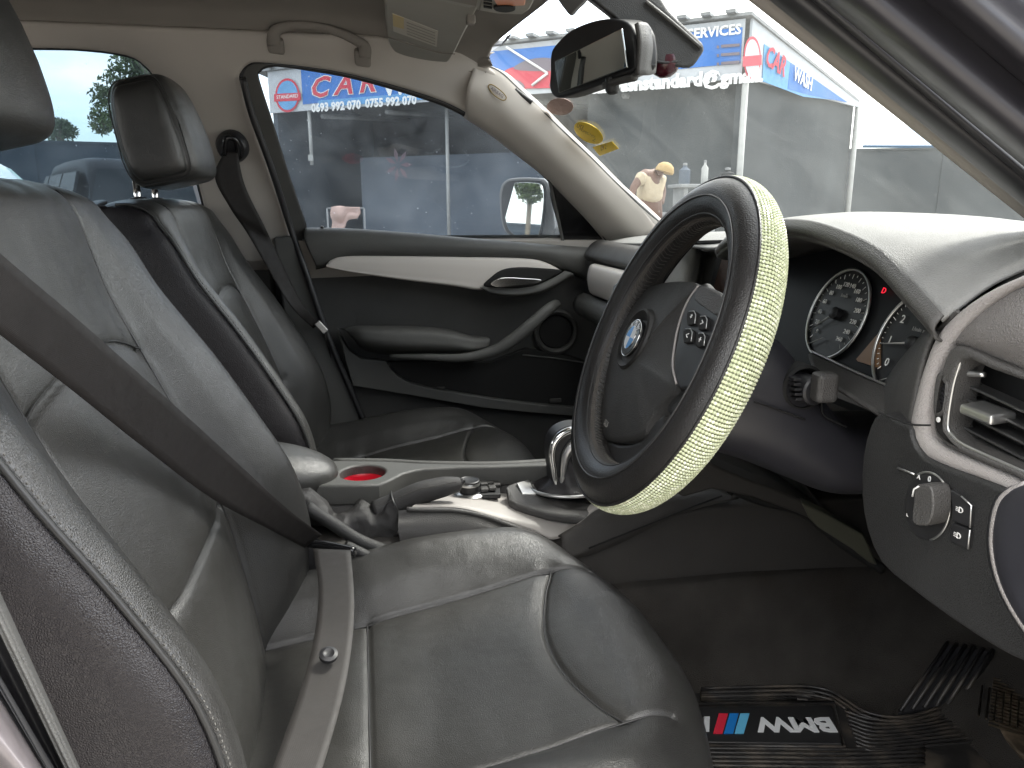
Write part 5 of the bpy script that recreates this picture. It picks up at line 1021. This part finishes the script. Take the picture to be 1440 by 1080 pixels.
# vent
slat_m = mat('vent_slat', (.03, .03, .03), .32, spec=.8)
vt = thing('air_vent', 'right hand dashboard air vent with black slats and silver tab', 'air vent', tuple(X(1400, 590, .45)))
vo = [X(a, b, .437) for a, b in [(1348, 486), (1400, 506), (1455, 529), (1510, 560), (1510, 715), (1440, 674), (1400, 657), (1348, 633), (1328, 620), (1317, 602), (1319, 560), (1329, 517)]]
vop = [(1356, 506), (1400, 520), (1440, 534), (1490, 555), (1490, 690), (1436, 660), (1395, 643), (1355, 625), (1341, 612), (1334, 598), (1340, 560)]
yzo = vec(.447, 0, 0); AXV = (vec(0, -1, 0), vec(0, 0, 1))
def yz(p): return (-p[1], p[2])
holed('vent_frame', [yz(p) for p in smooth_line(vo, 3, True)], [[yz(p) for p in smooth_line([X(a, b, .437) for a, b in vop], 3, True)], [yz(p) for p in smooth_line([X(a, b, .437) for a, b in [(1321, 525), (1334, 524), (1338, 540), (1335, 570), (1330, 583), (1317, 584), (1315, 560)]], 3, True)]], dashmid, vt, yzo, AXV, .02, .003)
plate('vent_back', [X(a, b, .49) for a, b in [(1300, 480), (1560, 520), (1560, 760), (1300, 660)]], (.01, 0, 0), voidm, vt, 0)
for k, (l, r) in enumerate([((1347, 537), (1490, 602)), ((1343, 554), (1490, 628)), ((1339, 573), (1490, 650)), ((1336, 592), (1490, 672)), ((1345, 610), (1490, 690))]):
    p, q = X(*l, .450), X(*r, .450); t_ = nrm(q-p); w_ = nrm(vec(1, 0, -.12)); box('slat', (p+q)/2+w_*.010, (np.linalg.norm(q-p), .020, .0022), slat_m, vt, (t_, w_, np.cross(t_, w_)), .0008, 2)
for l in ((1380, 520), (1430, 545)):
    pass
p, q = X(1356, 572, .442), X(1402, 590, .442); box('slat_tab', (p+q)/2+vec(.006, 0, 0), (np.linalg.norm(q-p), .022, .008), satin, vt, (nrm(q-p), vec(1, 0, .1), np.cross(nrm(q-p), (1, 0, .1))), .0025)
tube('vent_pivot', [X(1340, 522, .446), X(1352, 524, .446), X(1385, 527, .45)], [.003, .003, .002], satin, vt, 8)
wc = X(1327, 555, .440)+vec(.0145, 0, 0); o = lathe('thumb_wheel', wc, (0, 1, .25), [(.015, -.006), (.016, -.005), (.016, .005), (.015, .006)], dashdark, vt, 40)
for k in range(13):
    a = -1.3+k*.2; box('wheel_rib', wc+vec(-.0162*cos(a), 0, .0162*sin(a)), (.0018, .010, .0016), rubber, vt, (vec(cos(a), 0, -sin(a)), vec(0, 1, .25), vec(sin(a), 0, cos(a))), 0)
tube('vent_trim_line', [X(a, b, .4362) for a, b in [(1352, 504), (1340, 545), (1333, 598), (1341, 614), (1360, 628), (1436, 662), (1470, 678)]], .0013, satin, vt, 6)
lathe('vent_mark', X(1320, 590, .4365), (-1, 0, 0), [(.0022, 0), (.0022, .0006), (.0002, .0007)], white_ink, vt, 12)
# lower dash panel with light switch
lp = [(1236, 581), (1262, 592), (1281, 600), (1284, 617), (1300, 643), (1340, 661), (1390, 679), (1424, 694), (1402, 716), (1395, 760), (1404, 812), (1432, 866), (1500, 950), (1440, 932), (1398, 911), (1335, 870), (1275, 825), (1238, 792), (1218, 745), (1210, 695), (1212, 640), (1222, 600)]
plate('lower_panel', [X(a, b, .432) for a, b in lp], (.05, .01, 0), dashdark, db, .008, sm=2)
tube('panel_joint', [X(1236, 580, .432), X(1262, 590, .430), X(1283, 597, .430), X(1308, 598, .430)], .0009, voidm, db, 6)
cap_l = [(1440, 683), (1416, 694), (1401, 714), (1394, 760), (1403, 812), (1430, 866), (1490, 945)]
rows = [[X(a, b, .434), X(a+7, b+1, .424), X(a+16, b+3, .420), X(a+40, b+10, .419), X(a+120, b+10, .42)] for a, b in cap_l]
surf('end_cap', rows, colplastic, db, 6, 5, solid=.003)
tube('end_cap_highlight', [X(a+7, b+1, .424) for a, b in cap_l], .0045, dashlite, db, 8)  # pale tube drawn as the highlight along the end cap rim
lsw = thing('light_switch', 'round headlamp switch with ribbed knob on the lower dashboard', 'light switch', tuple(X(1303, 712, .43)))
def LX(px, py, o=0): return X(px, py, .4315-o)
plate('switch_plate', [LX(1303+32*cos(a), 712+47*sin(a), .0015) for a in np.linspace(0, 2*pi, 36, endpoint=False)], (.004, 0, 0), smooth_dark, lsw, .0012)
tube('plate_rim', [LX(1303+33*cos(a), 712+48*sin(a), .001) for a in np.linspace(-pi*.62, pi*.45, 30)], .0009, satin, lsw, 6, sm=0)
tube('plate_rim', [LX(1262, 658, .001), LX(1276, 663, .001), LX(1286, 667, .001)], .0009, satin, lsw, 6, sm=0)
plate('knob_base', [LX(1297+24*cos(a), 712+30*sin(a), .004) for a in np.linspace(0, 2*pi, 30, endpoint=False)], (.004, 0, 0), smooth_dark, lsw, .001)
plate('switch_knob', [LX(a, b, .020) for a, b in [(1287, 684), (1296, 681), (1308, 684), (1312, 700), (1311, 722), (1304, 738), (1290, 739), (1282, 732), (1284, 706)]], (.018, .002, 0), dashmid, lsw, .004, sm=2)
tube('knob_mark', [LX(1283, 698, .0205), LX(1285, 688, .0205), LX(1292, 684, .0205)], .0007, white_ink, lsw, 5, sm=0)
def icon(px, py, s, par, o=.0025, flip=False):
    c = LX(px, py, o); r = vec(0, -1, 0); 
    text('symbol', 'D', c+r*s*.35, r, UZ, s*1.5, white_ink, par)
    for k in (-1, 0, 1): box('symbol_bar', c-r*s*.45+UZ*k*s*.3-r*s*.1, (.0004, s*.55, s*.09), white_ink, par, None, 0)
text('symbol', '0', LX(1307, 674, .003), (0, -1, 0), (0, 0, 1), .0065, white_ink, lsw); text('symbol', 'A', LX(1292, 671, .003), (0, -1, 0), (0, 0, 1), .005, white_ink, lsw); icon(1318, 686, .0036, lsw); icon(1326, 704, .0042, lsw)
lathe('symbol', LX(1277, 724, .003), (-1, 0, 0), [(.0016, 0), (.0016, .0005), (.0001, .0006)], white_ink, lsw, 10)
for k, (pts, lab) in enumerate((([(1335, 688), (1352, 698), (1366, 711), (1364, 742), (1350, 737), (1339, 732), (1338, 708)], 'front fog lamp button, upper of the two beside the light switch'), ([(1339, 735), (1352, 740), (1364, 745), (1361, 772), (1348, 768), (1333, 760)], 'rear fog lamp button, lower of the two beside the light switch'))):
    bt = thing('fog_lamp_button', lab, 'button', tuple(LX(1350, 715+35*k)), 'fog lamp buttons'); plate('button_cap', [LX(a, b, .003) for a, b in pts], (.006, 0, 0), smooth_dark, bt, .0012)
    e = pts[1:4] if k == 0 else pts[2:4]; tube('button_edge', [LX(a, b, .0035) for a, b in e], .0008, satin, bt, 5, sm=0); icon(1349 if k == 0 else 1346, 717 if k == 0 else 753, .0042, bt, .0042)
# passenger side of the dash
surf('passenger_fascia', [[vec(.55, y, zt), vec(.535, y, zt-.03), vec(.53, y, .96), vec(.55, y, .88), vec(.60, y, .74), vec(.70, y, .66)] for y, zt in ((.63, 1.035), (.5, 1.042), (.35, 1.045), (.24, 1.045))], doord, db, 5, 5, solid=.004)
surf('centre_fascia', [[vec(.66, y, 1.05), vec(.655, y, 1.0), vec(.65, y, .94), vec(.62, y, .85), vec(.62, y, .74), vec(.68, y, .66)] for y in (.26, .15, .0, -.15)], doord, db, 5, 5, solid=.004)
surf('fascia_shelf', [[vec(.552, y, 1.045), vec(.532, y, 1.036), vec(.515, y, 1.012), vec(.52, y, .998)] for y in (.63, .5, .35, .25)], dashmid, db, 5, 5, solid=.004)
surf('silver_fascia', [[vec(.515, y, .996), vec(.503, y, .99), vec(.498, y, .965), vec(.503, y, .935), vec(.512, y, .925)] for y in (.545, .48, .4, .3, .22)], silver, db, 5, 5, solid=.004)
surf('lower_fascia_roll', [[vec(.515, y, .922), vec(.495, y, .91), vec(.49, y, .885), vec(.51, y, .865), vec(.55, y, .86)] for y in (.63, .5, .35, .2)], doorp, db, 5, 5, solid=.004)
# centre bin and display seen through the wheel
cs = thing('centre_display', 'dark centre display screen in a grey recess seen through the steering wheel', 'display', tuple(X(1018, 380, .6)))
surf('recess_panel', [[X(905, 420, .54), X(940, 372, .555), X(968, 342, .57)], [X(950, 425, .54), X(962, 385, .56), X(978, 350, .58)], [X(965, 430, .56), X(980, 392, .59), X(985, 352, .60)]], dashpad, cs, 5, 5, solid=.003)
surf('recess_wall', [[X(965, 432, .56), X(975, 390, .59), X(984, 352, .60)], [X(985, 432, .60), X(990, 392, .62), X(993, 354, .63)], [X(1000, 432, .60), X(1008, 390, .61), X(1014, 352, .62)]], doorp, cs, 5, 5, solid=.003)
plate('screen_frame', [X(a, b, .60) for a, b in [(1010, 346), (1090, 346), (1090, 430), (992, 430), (998, 400)]], (.02, 0, 0), smooth_dark, cs, .003)
plate('screen_glass', [X(a, b, .597) for a, b in [(1018, 353), (1084, 353), (1084, 424), (1000, 424), (1005, 398)]], (.002, 0, 0), screen, cs, 0)
plate('recess_ceiling', [X(968, 342, .55), X(1060, 340, .55), X(1060, 350, .60), X(972, 350, .60)], (0, 0, .004), voidm, cs, 0)
tube('recess_edge', [X(965, 432, .555), X(975, 390, .585), X(984, 350, .595)], .0022, satin, cs, 6)

# ================================================================== STEERING COLUMN
sc1 = thing('steering_column', 'smooth dark steering column shroud behind the wheel', 'steering column', (.43, -.36, .9))
rows = []
for x, zt, zb, w in ((.335, .965, .875, .055), (.36, .982, .862, .066), (.40, .992, .848, .072), (.43, .985, .835, .074), (.465, .945, .82, .074), (.50, .905, .805, .072), (.535, .885, .80, .07), (.60, .88, .80, .07)):
    r = []
    for a in np.linspace(0, 2*pi, 25):
        r.append(vec(x, -.36+w*np.sign(sin(a))*abs(sin(a))**.7, (zt+zb)/2+(zt-zb)/2*np.sign(cos(a))*abs(cos(a))**.75))
    rows.append(r)
surf('shroud', rows, colplastic, sc1, 6, 3)
tube('shroud_seam', [Y(1060, 565, -.436), Y(1100, 578, -.436), Y(1132, 590, -.436)], .001, voidm, sc1, 5)
tube('shroud_seam', [Y(1155, 566, -.436), Y(1160, 585, -.436), Y(1190, 600, -.43)], .001, voidm, sc1, 5)
lathe('lock_hole', Y(1130, 545, -.432), (0, -1, 0), [(.024, -.02), (.024, .001), (.021, .003), (.019, 0), (.018, -.01)], voidm, sc1, 30)
kb = Y(1138, 545, -.445)
lathe('adjuster_collar', Y(1130, 545, -.432), (.12, -1, .02), [(.015, -.01), (.015, .018), (.013, .02), (.001, .02)], rubber, sc1, 24)
box('adjuster_knob', kb+vec(.006, -.016, .004), (.022, .020, .030), dashmid, sc1, ((1, -.1, 0), (.1, 1, 0), (0, 0, 1)), .005)
for k in range(5): box('collar_rib', Y(1117+k*.6, 532+k*7, -.447), (.008, .012, .003), rubber, sc1, None, .0008)
# under dash pieces
ud = thing('knee_panel', 'dark under dash cover and bracket beside the steering column', 'panel', (.6, -.25, .75))
plate('knee_cover', [Y(a, b, -.20) for a, b in [(985, 640), (1005, 655), (1045, 672), (1090, 688), (1130, 706), (1150, 735), (1120, 722), (1060, 700), (1000, 688), (960, 700), (930, 680)]], (.02, .03, 0), consb, ud, .004)
plate('bracket', [Y(a, b, -.24) for a, b in [(1126, 706), (1160, 722), (1214, 752), (1222, 768), (1234, 796), (1222, 792), (1200, 774), (1150, 742), (1138, 730)]], (.01, .02, 0), mat('olive_bracket', (.075, .075, .055), .6), ud, .003)
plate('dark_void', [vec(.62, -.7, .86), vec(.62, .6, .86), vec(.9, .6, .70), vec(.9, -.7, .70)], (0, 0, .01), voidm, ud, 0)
tube('wiring_loom', [Y(995, 668, -.17), Y(1060, 700, -.17), (Y(1130, 720, -.18)), Y(1180, 760, -.2), Y(1240, 800, -.22)], .008, voidm, ud, 8)
tube('hanging_strap', [Y(1044, 668, -.18), Y(1036, 682, -.175), Y(1026, 694, -.17)], .005, voidm, ud, 6)

# ================================================================== FLOOR
fc = []
for x in (.2, .4, .55, .7, .85, 1.0, 1.12):
    r_ = max(0, x-.75)*.55
    fc.append([vec(x, -.140, .578), vec(x, -.162, .572), vec(x, -.178, .53+r_*.3), vec(x, -.20, .46+r_), vec(x, -.26, .424+r_), vec(x, -.5, .424+r_), vec(x, -.74, .424+r_)])
struct(surf('footwell_carpet', fc, carpet, None, 6, 5), 'worn dark carpet in the driver footwell')
FZ = .436
def MZ(px, py, o=0): return Z(px, py, FZ+o)
fm = thing('floor_mat', 'black ribbed rubber floor mat with white BMW lettering', 'floor mat', tuple(MZ(1100, 1030)))
medge = [(900, 968), (985, 965), (1060, 963), (1130, 962), (1165, 968), (1190, 982), (1215, 997), (1250, 1005), (1290, 1002), (1340, 985), (1400, 968), (1500, 955)]
fm['label'] = 'black ribbed rubber floor mat with upside down white lettering badge'
plate('mat_sheet', [MZ(*p) for p in medge]+[MZ(1560, 1000), MZ(1600, 1250), MZ(850, 1250)], (0, 0, -.006), matrub, fm, .002, smooth=False)
ribs = [[MZ(a, b+3, .003) for a, b in medge[1:]], [MZ(a, b+9, .002) for a, b in medge[1:]], [MZ(a, b+15, .002) for a, b in medge[1:6]]]
for k in range(4): ribs.append([MZ(985, 972+k*5.5, .001), MZ(1100, 971+k*5.5, .001), MZ(1150-k*6, 975+k*5, .001)])
for k in range(9): ribs.append([MZ(1188+k*2, 1000+k*6, .001), MZ(1230, 1012+k*5.5, .001), MZ(1290, 1010+k*5, .001), MZ(1340, 998+k*6, .001), MZ(1420, 980+k*7, .001)])
for k in range(5): ribs.append([MZ(960, 1052+k*6, .001), MZ(1080, 1053+k*6, .001), MZ(1200, 1054+k*6, .001), MZ(1300, 1050+k*6, .001)])
for k in range(3): ribs.append([MZ(985, 984-k*0, .001), MZ(1120, 983, .001)])
merge_tubes('ribs', ribs, .0022, matrub, fm, 6, 6)['kind'] = 'stuff'
plate('badge_plate', [MZ(968, 994, .006), MZ(1170, 991, .006), MZ(1184, 1046, .006), MZ(968, 1043, .006)], (0, 0, -.006), smooth_dark, fm, .002)
tube('badge_border', [MZ(968, 990, .004), MZ(1173, 987, .004), MZ(1188, 1050, .004), MZ(968, 1048, .004)], .002, matrub, fm, 6, sm=0)
rt = MZ(1070, 1019)-MZ(1165, 1019); upv = MZ(1110, 1040)-MZ(1110, 1000)
t_ = text('lettering', 'BMW', MZ(1118, 1018, .0068), rt, upv, .0395, bwhite, fm, ext=.0006, xs=1.12, bold=.035)
def para(px0, px1, m, sk=8): plate('stripe', [MZ(px0+sk, 1003, .0075), MZ(px1+sk, 1003, .0075), MZ(px1, 1031, .0075), MZ(px0, 1031, .0075)], (0, 0, -.0012), m, fm, 0)
para(1033, 1046, ltblue); para(1018, 1031, blue_ink); para(1003, 1016, red_ink)
text('lettering', 'M', MZ(985, 1017, .0068), rt, upv, .040, bwhite, fm, ext=.0006, xs=1.1, bold=.035, shear=.25)
fr2 = thing('foot_rest', 'ribbed black foot rest rising beside the carpet', 'foot rest', tuple(Z(1320, 960, .46)))
fa, fb_, fc_, fd_ = Z(1262, 1003, .44), Z(1330, 905, .50), Z(1398, 916, .50), Z(1352, 990, .44)
plate('rest_board', [fa, fb_, fc_, fd_], (0, 0, -.01), rubber, fr2, .002)
for k in range(6):
    s = k/5*.92+.04; p = fa*(1-s)+fd_*s; q = fb_*(1-s)+fc_*s; tube('rib', [p+vec(0, 0, .003), q+vec(0, 0, .003)], .0028, matrub, fr2, 6, sm=0)
pdl = thing('brake_pedal', 'dusty brown patterned rubber pedal at the lower right corner', 'pedal', tuple(Z(1425, 1010, .47)))
po = [Z(a, b, .475) for a, b in [(1401, 985), (1410, 965), (1425, 954), (1470, 950), (1520, 1010), (1500, 1080), (1441, 1064), (1420, 1045), (1403, 1020)]]
plate('pedal_pad', po, (.01, 0, -.015), pedal_m, pdl, .005, sm=2)
gr = []
pc = np.mean(po, 0)
for k in range(-8, 9):
    a = pc+vec(.006*k, -.006*k, 0); gr.append([a+vec(-.028, -.028, .001), a+vec(.028, .028, .001)]); gr.append([a*0+pc+vec(.006*k, .006*k, .001)+vec(-.028, .028, 0), pc+vec(.006*k, .006*k, .001)+vec(.028, -.028, 0)])
tube('pedal_arm', [pc+vec(.02, 0, -.01), pc+vec(.10, 0, .10), pc+vec(.14, 0, .3)], .008, rubber, pdl, 8)
merge_tubes('tread', [g_ for g_ in gr if abs(g_[0][0]-pc[0]) < .07], .0014, pedal_m, pdl, 4)['kind'] = 'stuff'

# ================================================================== STEERING WHEEL
wcn = vec(.3194, -.3479, .9733); tl, yw = .4006, -.042
wn = vec(-cos(tl)*cos(yw), -cos(tl)*sin(yw), sin(tl)); wr_ = nrm(np.cross(wn, UZ)); wu = np.cross(wr_, wn)
if wu[2] < 0: wu = -wu
if wr_[1] > 0: wr_ = -wr_
RM, RT = .1645, .0252
sw = thing('steering_wheel', 'steering wheel in black leather cover with pale green rhinestone band', 'steering wheel', tuple(wcn))
def TP(th, ph, r=RT, R=RM): return wcn+(R+r*cos(ph))*(cos(th)*wr_+sin(th)*wu)+r*sin(ph)*wn
def torus(name, m, ph0, ph1, r, nseg=20, nt=160, prof=None):
    full = ph1-ph0 > 6.2; ps = np.linspace(ph0, ph1, nseg, endpoint=not full)
    V = [TP(t, p, r*(prof(p) if prof else 1)) for t in np.linspace(0, 2*pi, nt, endpoint=False) for p in ps]
    return mk(name, V, [f[::-1] for f in gridfaces(nt, nseg, True, full)], m, sw)
torus('rim_cover', wleather, 0, 2*pi, RT, 40, 200, lambda p: 1+.02*cos(2*p))
torus('rim_mesh', wfabric, radians(150), radians(222), RT*1.015, 12, 160)
PB0, PB1 = radians(-95), radians(30)
torus('stone_band', band_m, PB0, PB1, RT*1.035, 14, 200)
for pp in (PB0, PB1): tube('band_edge', [TP(t, pp, RT*1.045) for t in np.linspace(0, 2*pi, 160, endpoint=False)], .0016, wleather, sw, 6, closed=True, sm=0)
for pp in (radians(140), radians(96)): tube('cover_seam', [TP(t, pp, RT*1.0) for t in np.linspace(0, 2*pi, 160, endpoint=False)], .0011, piping_m, sw, 6, closed=True, sm=0)
bv, bf, bi = [], [], []
NR, NTH = 18, 300
for i in range(NR):
    ph = PB0+(PB1-PB0)*(i+.5)/NR
    for j in range(NTH):
        th = 2*pi*j/NTH; c = TP(th, ph, RT*1.042); nn_ = nrm(c-TP(th, ph, 0.0)); a = nrm(-sin(th)*wr_+cos(th)*wu); b = np.cross(nn_, a); s = .00182; o0 = len(bv)
        ring = [c+s*(cos(q)*a+sin(q)*b) for q in np.linspace(0, 2*pi, 6, endpoint=False)]; bv += ring+[p*.45+c*.55+nn_*.0013 for p in ring]
        k = 0 if random.random() < .8 else 1
        for q in range(6): bf.append((o0+q, o0+(q+1) % 6, o0+6+(q+1) % 6, o0+6+q)); bi.append(k)
        bf.append(tuple(o0+6+q for q in range(6))); bi.append(k)
st_o = mk('rhinestones', bv, bf, [bead_m, bead_w], sw, smooth=False); st_o['kind'] = 'stuff'; st_o.data.polygons.foreach_set('material_index', np.array(bi, np.int32))
zz = []
for j in range(150):
    th = 2*pi*j/150; zz.append([TP(th-.01, radians(162), RT*1.03), TP(th+.012, radians(176), RT*1.03)]); zz.append([TP(th+.012, radians(176), RT*1.03), TP(th-.002, radians(190), RT*1.03)])
merge_tubes('stitching', zz, .0005, thread, sw, 4)['kind'] = 'stuff'
def H(px, py, h=0.): return Pl(px, py, wcn+wn*h, wn)
padp = [(884, 422), (896, 411), (917, 402), (940, 397), (962, 396), (980, 400), (968, 420), (960, 440), (954, 458), (949, 485), (946, 513), (949, 532), (953, 547), (940, 562), (924, 580), (914, 598), (907, 612), (892, 619), (872, 622), (856, 620), (846, 614), (842, 600), (841, 585), (843, 555), (846, 520), (849, 480), (858, 450)]
dome('airbag_cover', [H(a, b, -.004) for a, b in padp], wn, .013, mat('airbag_leather', (.031, .030, .0285), .55, bump=('leather', 700, .55, .0009), var=.06), sw, rings=14, power=2.0, sm=3, skirt=.02)
# badge
lc = H(888, 475, .0125)
EL = 1
lathe('badge_recess', lc-wn*.006, wn, [(.040, -.004), (.0375, .004), (.035, .0055), (.031, .002), (.0245, -.001), (.0225, -.003)], mat('recess_shade_leather', (.010, .0095, .009), .5), sw, 40)  # leather darkened to paint in the shadow around the badge
bd = lathe('badge', lc, wn, [(.0225, -.006), (.0225, 0), (.0215, .0012), (.0005, .0016)], blackgloss, sw, 48)
tube('badge_ring', [lc+.0225*(cos(a)*wr_+sin(a)*wu) for a in np.linspace(0, 2*pi, 40, endpoint=False)], .0009, chrome, bd, 6, closed=True, sm=0)
tube('badge_ring', [lc+.0140*(cos(a)*wr_+sin(a)*wu)+wn*.0016 for a in np.linspace(0, 2*pi, 40, endpoint=False)], .0006, chrome, bd, 6, closed=True, sm=0)
for k in range(4):
    P = [lc+wn*.0022]+[lc+wn*.0022+.0136*(cos(a)*wr_+sin(a)*wu) for a in np.linspace(k*pi/2, (k+1)*pi/2, 10)]
    mk('badge_quarter', P, [tuple(range(len(P)))[::1]], bwhite if k % 2 == 0 else mat('badge_blue', (.01, .20, .52), .3), bd, smooth=False)
for s, a in (('B', 128), ('M', 90), ('W', 52)):
    a = radians(a); ra = sin(a)*wr_-cos(a)*wu; text('lettering', s, lc+.018*(cos(a)*wr_+sin(a)*wu)+wn*.0018, ra, cos(a)*wr_+sin(a)*wu, .0075, bwhite, bd, bold=.02)
text('airbag_text', 'SRS', H(852, 596, .012), wr_, wu, .010, thread, sw)
# spokes
sp_l = [(862, 402), (872, 399), (884, 410), (884, 424), (866, 450), (858, 480), (855, 500), (850, 505), (851, 480), (856, 440)]
plate('spoke', [H(a, b, -.002) for a, b in sp_l], -wn*.014, wleather, sw, .006, sm=2)
plate('spoke', [H(a, b, -.006) for a, b in [(846, 616), (872, 624), (900, 618), (916, 598), (935, 580), (930, 620), (905, 655), (880, 668), (858, 672), (845, 662)]], -wn*.014, wleather, sw, .006, sm=2)
plate('spoke', [H(a, b, -.008) for a, b in [(980, 400), (1000, 408), (1018, 416), (1040, 408), (1062, 400), (1060, 460), (1040, 480), (1025, 520), (990, 560), (950, 585), (935, 575), (955, 520)]], -wn*.014, dashdark, sw, .006, sm=2)
plate('switch_housing', [H(a, b, .006) for a, b in [(983, 401), (1000, 405), (1012, 412), (1019, 424), (1018, 440), (1010, 458), (1004, 480), (1000, 505), (992, 524), (975, 542), (955, 548), (949, 532), (947, 510), (951, 480), (957, 450), (968, 420)]], -wn*.02, smooth_dark, sw, .004, sm=2)
plate('switch_cover', [H(a, b, .0085) for a, b in [(984, 403), (1000, 407), (1011, 413), (1017, 424), (1014, 438), (1004, 442), (990, 432), (976, 421)]], -wn*.004, dashmid, sw, .0015, sm=2)
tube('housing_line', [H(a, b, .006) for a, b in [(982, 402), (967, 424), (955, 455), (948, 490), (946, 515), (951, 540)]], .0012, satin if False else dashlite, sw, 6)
for cx, cy, s in ((972, 447, '*'), (988, 454, '>'), (967, 472, '<'), (985, 478, '+')):
    pts = [H(cx-6, cy-8, .0095), H(cx+4, cy-10, .0095), H(cx+7, cy-5, .0095), H(cx+5, cy+9, .0095), H(cx-6, cy+10, .0095), H(cx-7, cy, .0095)]
    b_ = plate('wheel_button', pts, -wn*.004, voidm, sw, .001)
    tube('button_edge', [H(cx-3, cy-9, .0098), H(cx+4, cy-9.5, .0098), H(cx+6.5, cy-4, .0098), H(cx+5, cy+8, .0098)], .0006, satin, b_, 5, sm=0)
    text('symbol', s, H(cx-1, cy, .0098), wr_, wu, .010, white_ink, b_)

# ================================================================== NEAR DOOR APERTURE (driver side)
def band(name, lns, m, par, solid=.003, ys=(-280, -200, -120, -40, 20, 90, 170, 250, 330, 410)):
    """strips side by side along a pillar; each line passes two pixels at its own distance y"""
    rows = []
    for v in ys: rows.append([Y(a[0]+(b[0]-a[0])/(b[1]-a[1])*(v-a[1]), v, y) for a, b, y in lns])
    return surf(name, rows, m, par, 4, 6, solid=solid)
dp = thing('driver_pillar', 'near side windscreen pillar with beige strip, rubber seal and painted body edge', 'pillar', tuple(Y(1250, 130, -.6)))
band('beige_strip', [((1075, 10), (1452, 305), -.52), ((1062, -2), (1440, 300), -.535), ((1072, -8), (1444, 291), -.545), ((1095, -2), (1442, 280), -.555)], headl, dp)
band('door_seal', [((1092, 0), (1440, 283), -.56), ((1105, 0), (1440, 272), -.575), ((1125, 0), (1440, 258), -.585), ((1148, 0), (1440, 247), -.585), ((1153, 0), (1440, 243), -.592), ((1158, 0), (1440, 237), -.582), ((1172, 0), (1440, 222), -.585)], rubber, dp)
band('body_edge', [((1168, 0), (1440, 226), -.60), ((1180, 0), (1440, 215), -.64), ((1205, 0), (1440, 195), -.665), ((1232, 0), (1440, 172), -.672), ((1262, 0), (1440, 150), -.665), ((1300, 0), (1440, 118), -.66), ((1330, 0), (1440, 92), -.675), ((1352, 0), (1440, 76), -.69), ((1385, 0), (1440, 47), -.69), ((1430, 0), (1560, 112), -.68), ((1500, -40), (1680, 115), -.69), ((1640, -90), (1840, 85), -.72)], paint, dp)
dl = thing('driver_door_sill', 'grey rubber edged body pillar at the lower left corner', 'pillar', tuple(Y(40, 1000, -.8)))
band('seal_lip', [((14, 862), (118, 1092), -.775), ((6, 858), (111, 1080), -.79), ((-6, 862), (98, 1080), -.80), ((-12, 870), (88, 1080), -.79)], doorp, dl, ys=(-800, -500, -200, 100, 400, 650, 850, 1000, 1150, 1400, 1700))
band('seal_channel', [((-10, 866), (90, 1080), -.785), ((-22, 880), (80, 1080), -.785), ((-30, 892), (70, 1080), -.79), ((-38, 905), (64, 1080), -.80), ((-44, 915), (58, 1080), -.79)], rubber, dl, ys=(-800, -500, -200, 100, 400, 650, 850, 1000, 1150, 1400, 1700))
band('painted_edge', [((-42, 912), (60, 1080), -.80), ((-60, 930), (48, 1080), -.815), ((-100, 950), (20, 1080), -.82), ((-150, 980), (-30, 1080), -.80), ((-220, 1000), (-90, 1090), -.76)], mat('dusty_paint', (.16, .145, .15), .4, metal=.3, coat=.3, var=.2, varscale=60), dl, ys=(-800, -500, -200, 100, 400, 650, 850, 1000, 1150, 1400, 1700))

# side of the dashboard and outer body beyond the frame
wg = []
for x, zt in ((.47, 1.052), (.50, 1.072), (.56, 1.087), (.66, 1.089), (.78, 1.072), (.90, 1.05), (1.10, 1.03)):
    wg.append([vec(x, -.618, zt), vec(x, -.66, zt-.012), vec(x, -.71, zt-.03), vec(x, -.742, zt-.07), vec(x+.01, -.75, .85), vec(x+.02, -.75, .62), vec(x+.03, -.75, .42)])
struct(surf('dash_side_panel', wg, dashdark, None, 4, 4, solid=.004), 'dark side closing panel of the dashboard at the driver door opening')
struct(plate('front_wing', [vec(.62, -.80, .35), vec(1.7, -.84, .35), vec(1.7, -.84, .93), vec(1.2, -.84, .98), (vec(.78, -.82, 1.02)), vec(.66, -.80, 1.02)], (0, .045, 0), paint, None, .01), 'dark painted front wing beside the windscreen base')
struct(plate('scuttle', [vec(.74, -.79, 1.03), vec(.74, .80, 1.03), vec(1.02, .80, 1.02), vec(1.02, -.79, 1.02)], (0, 0, -.04), rubber, None, .005), 'black scuttle panel at the foot of the windscreen')
struct(plate('roof_skin', [vec(-2.3, -.66, 1.50), vec(.12, -.64, 1.50), vec(.30, -.45, 1.47), vec(.33, .45, 1.47), vec(.12, .64, 1.50), vec(-2.3, .66, 1.50)], (0, 0, .05), paint, None, .015), 'dark painted roof above the cabin')
struct(plate('roof_side_rail', [vec(-2.3, -.60, 1.36), vec(-.3, -.60, 1.38), vec(.10, -.60, 1.37), vec(.22, -.58, 1.34), vec(.16, -.58, 1.50), vec(-2.3, -.60, 1.52)], (0, -.07, 0), rubber, None, .015), 'dark door opening rail along the roof edge')
struct(plate('door_sill', [vec(-.30, -.72, .38), vec(.62, -.72, .38), vec(.62, -.84, .38), vec(-.30, -.84, .38)], (0, 0, -.10), paint, None, .01), 'dark painted sill under the driver door opening')
struct(plate('rear_quarter', [vec(-2.3, -.80, .35), vec(-.34, -.80, .35), vec(-.36, -.80, 1.02), vec(-2.3, -.80, 1.05)], (0, -.03, 0), paint, None, .01), 'dark painted rear door skin on the driver side')
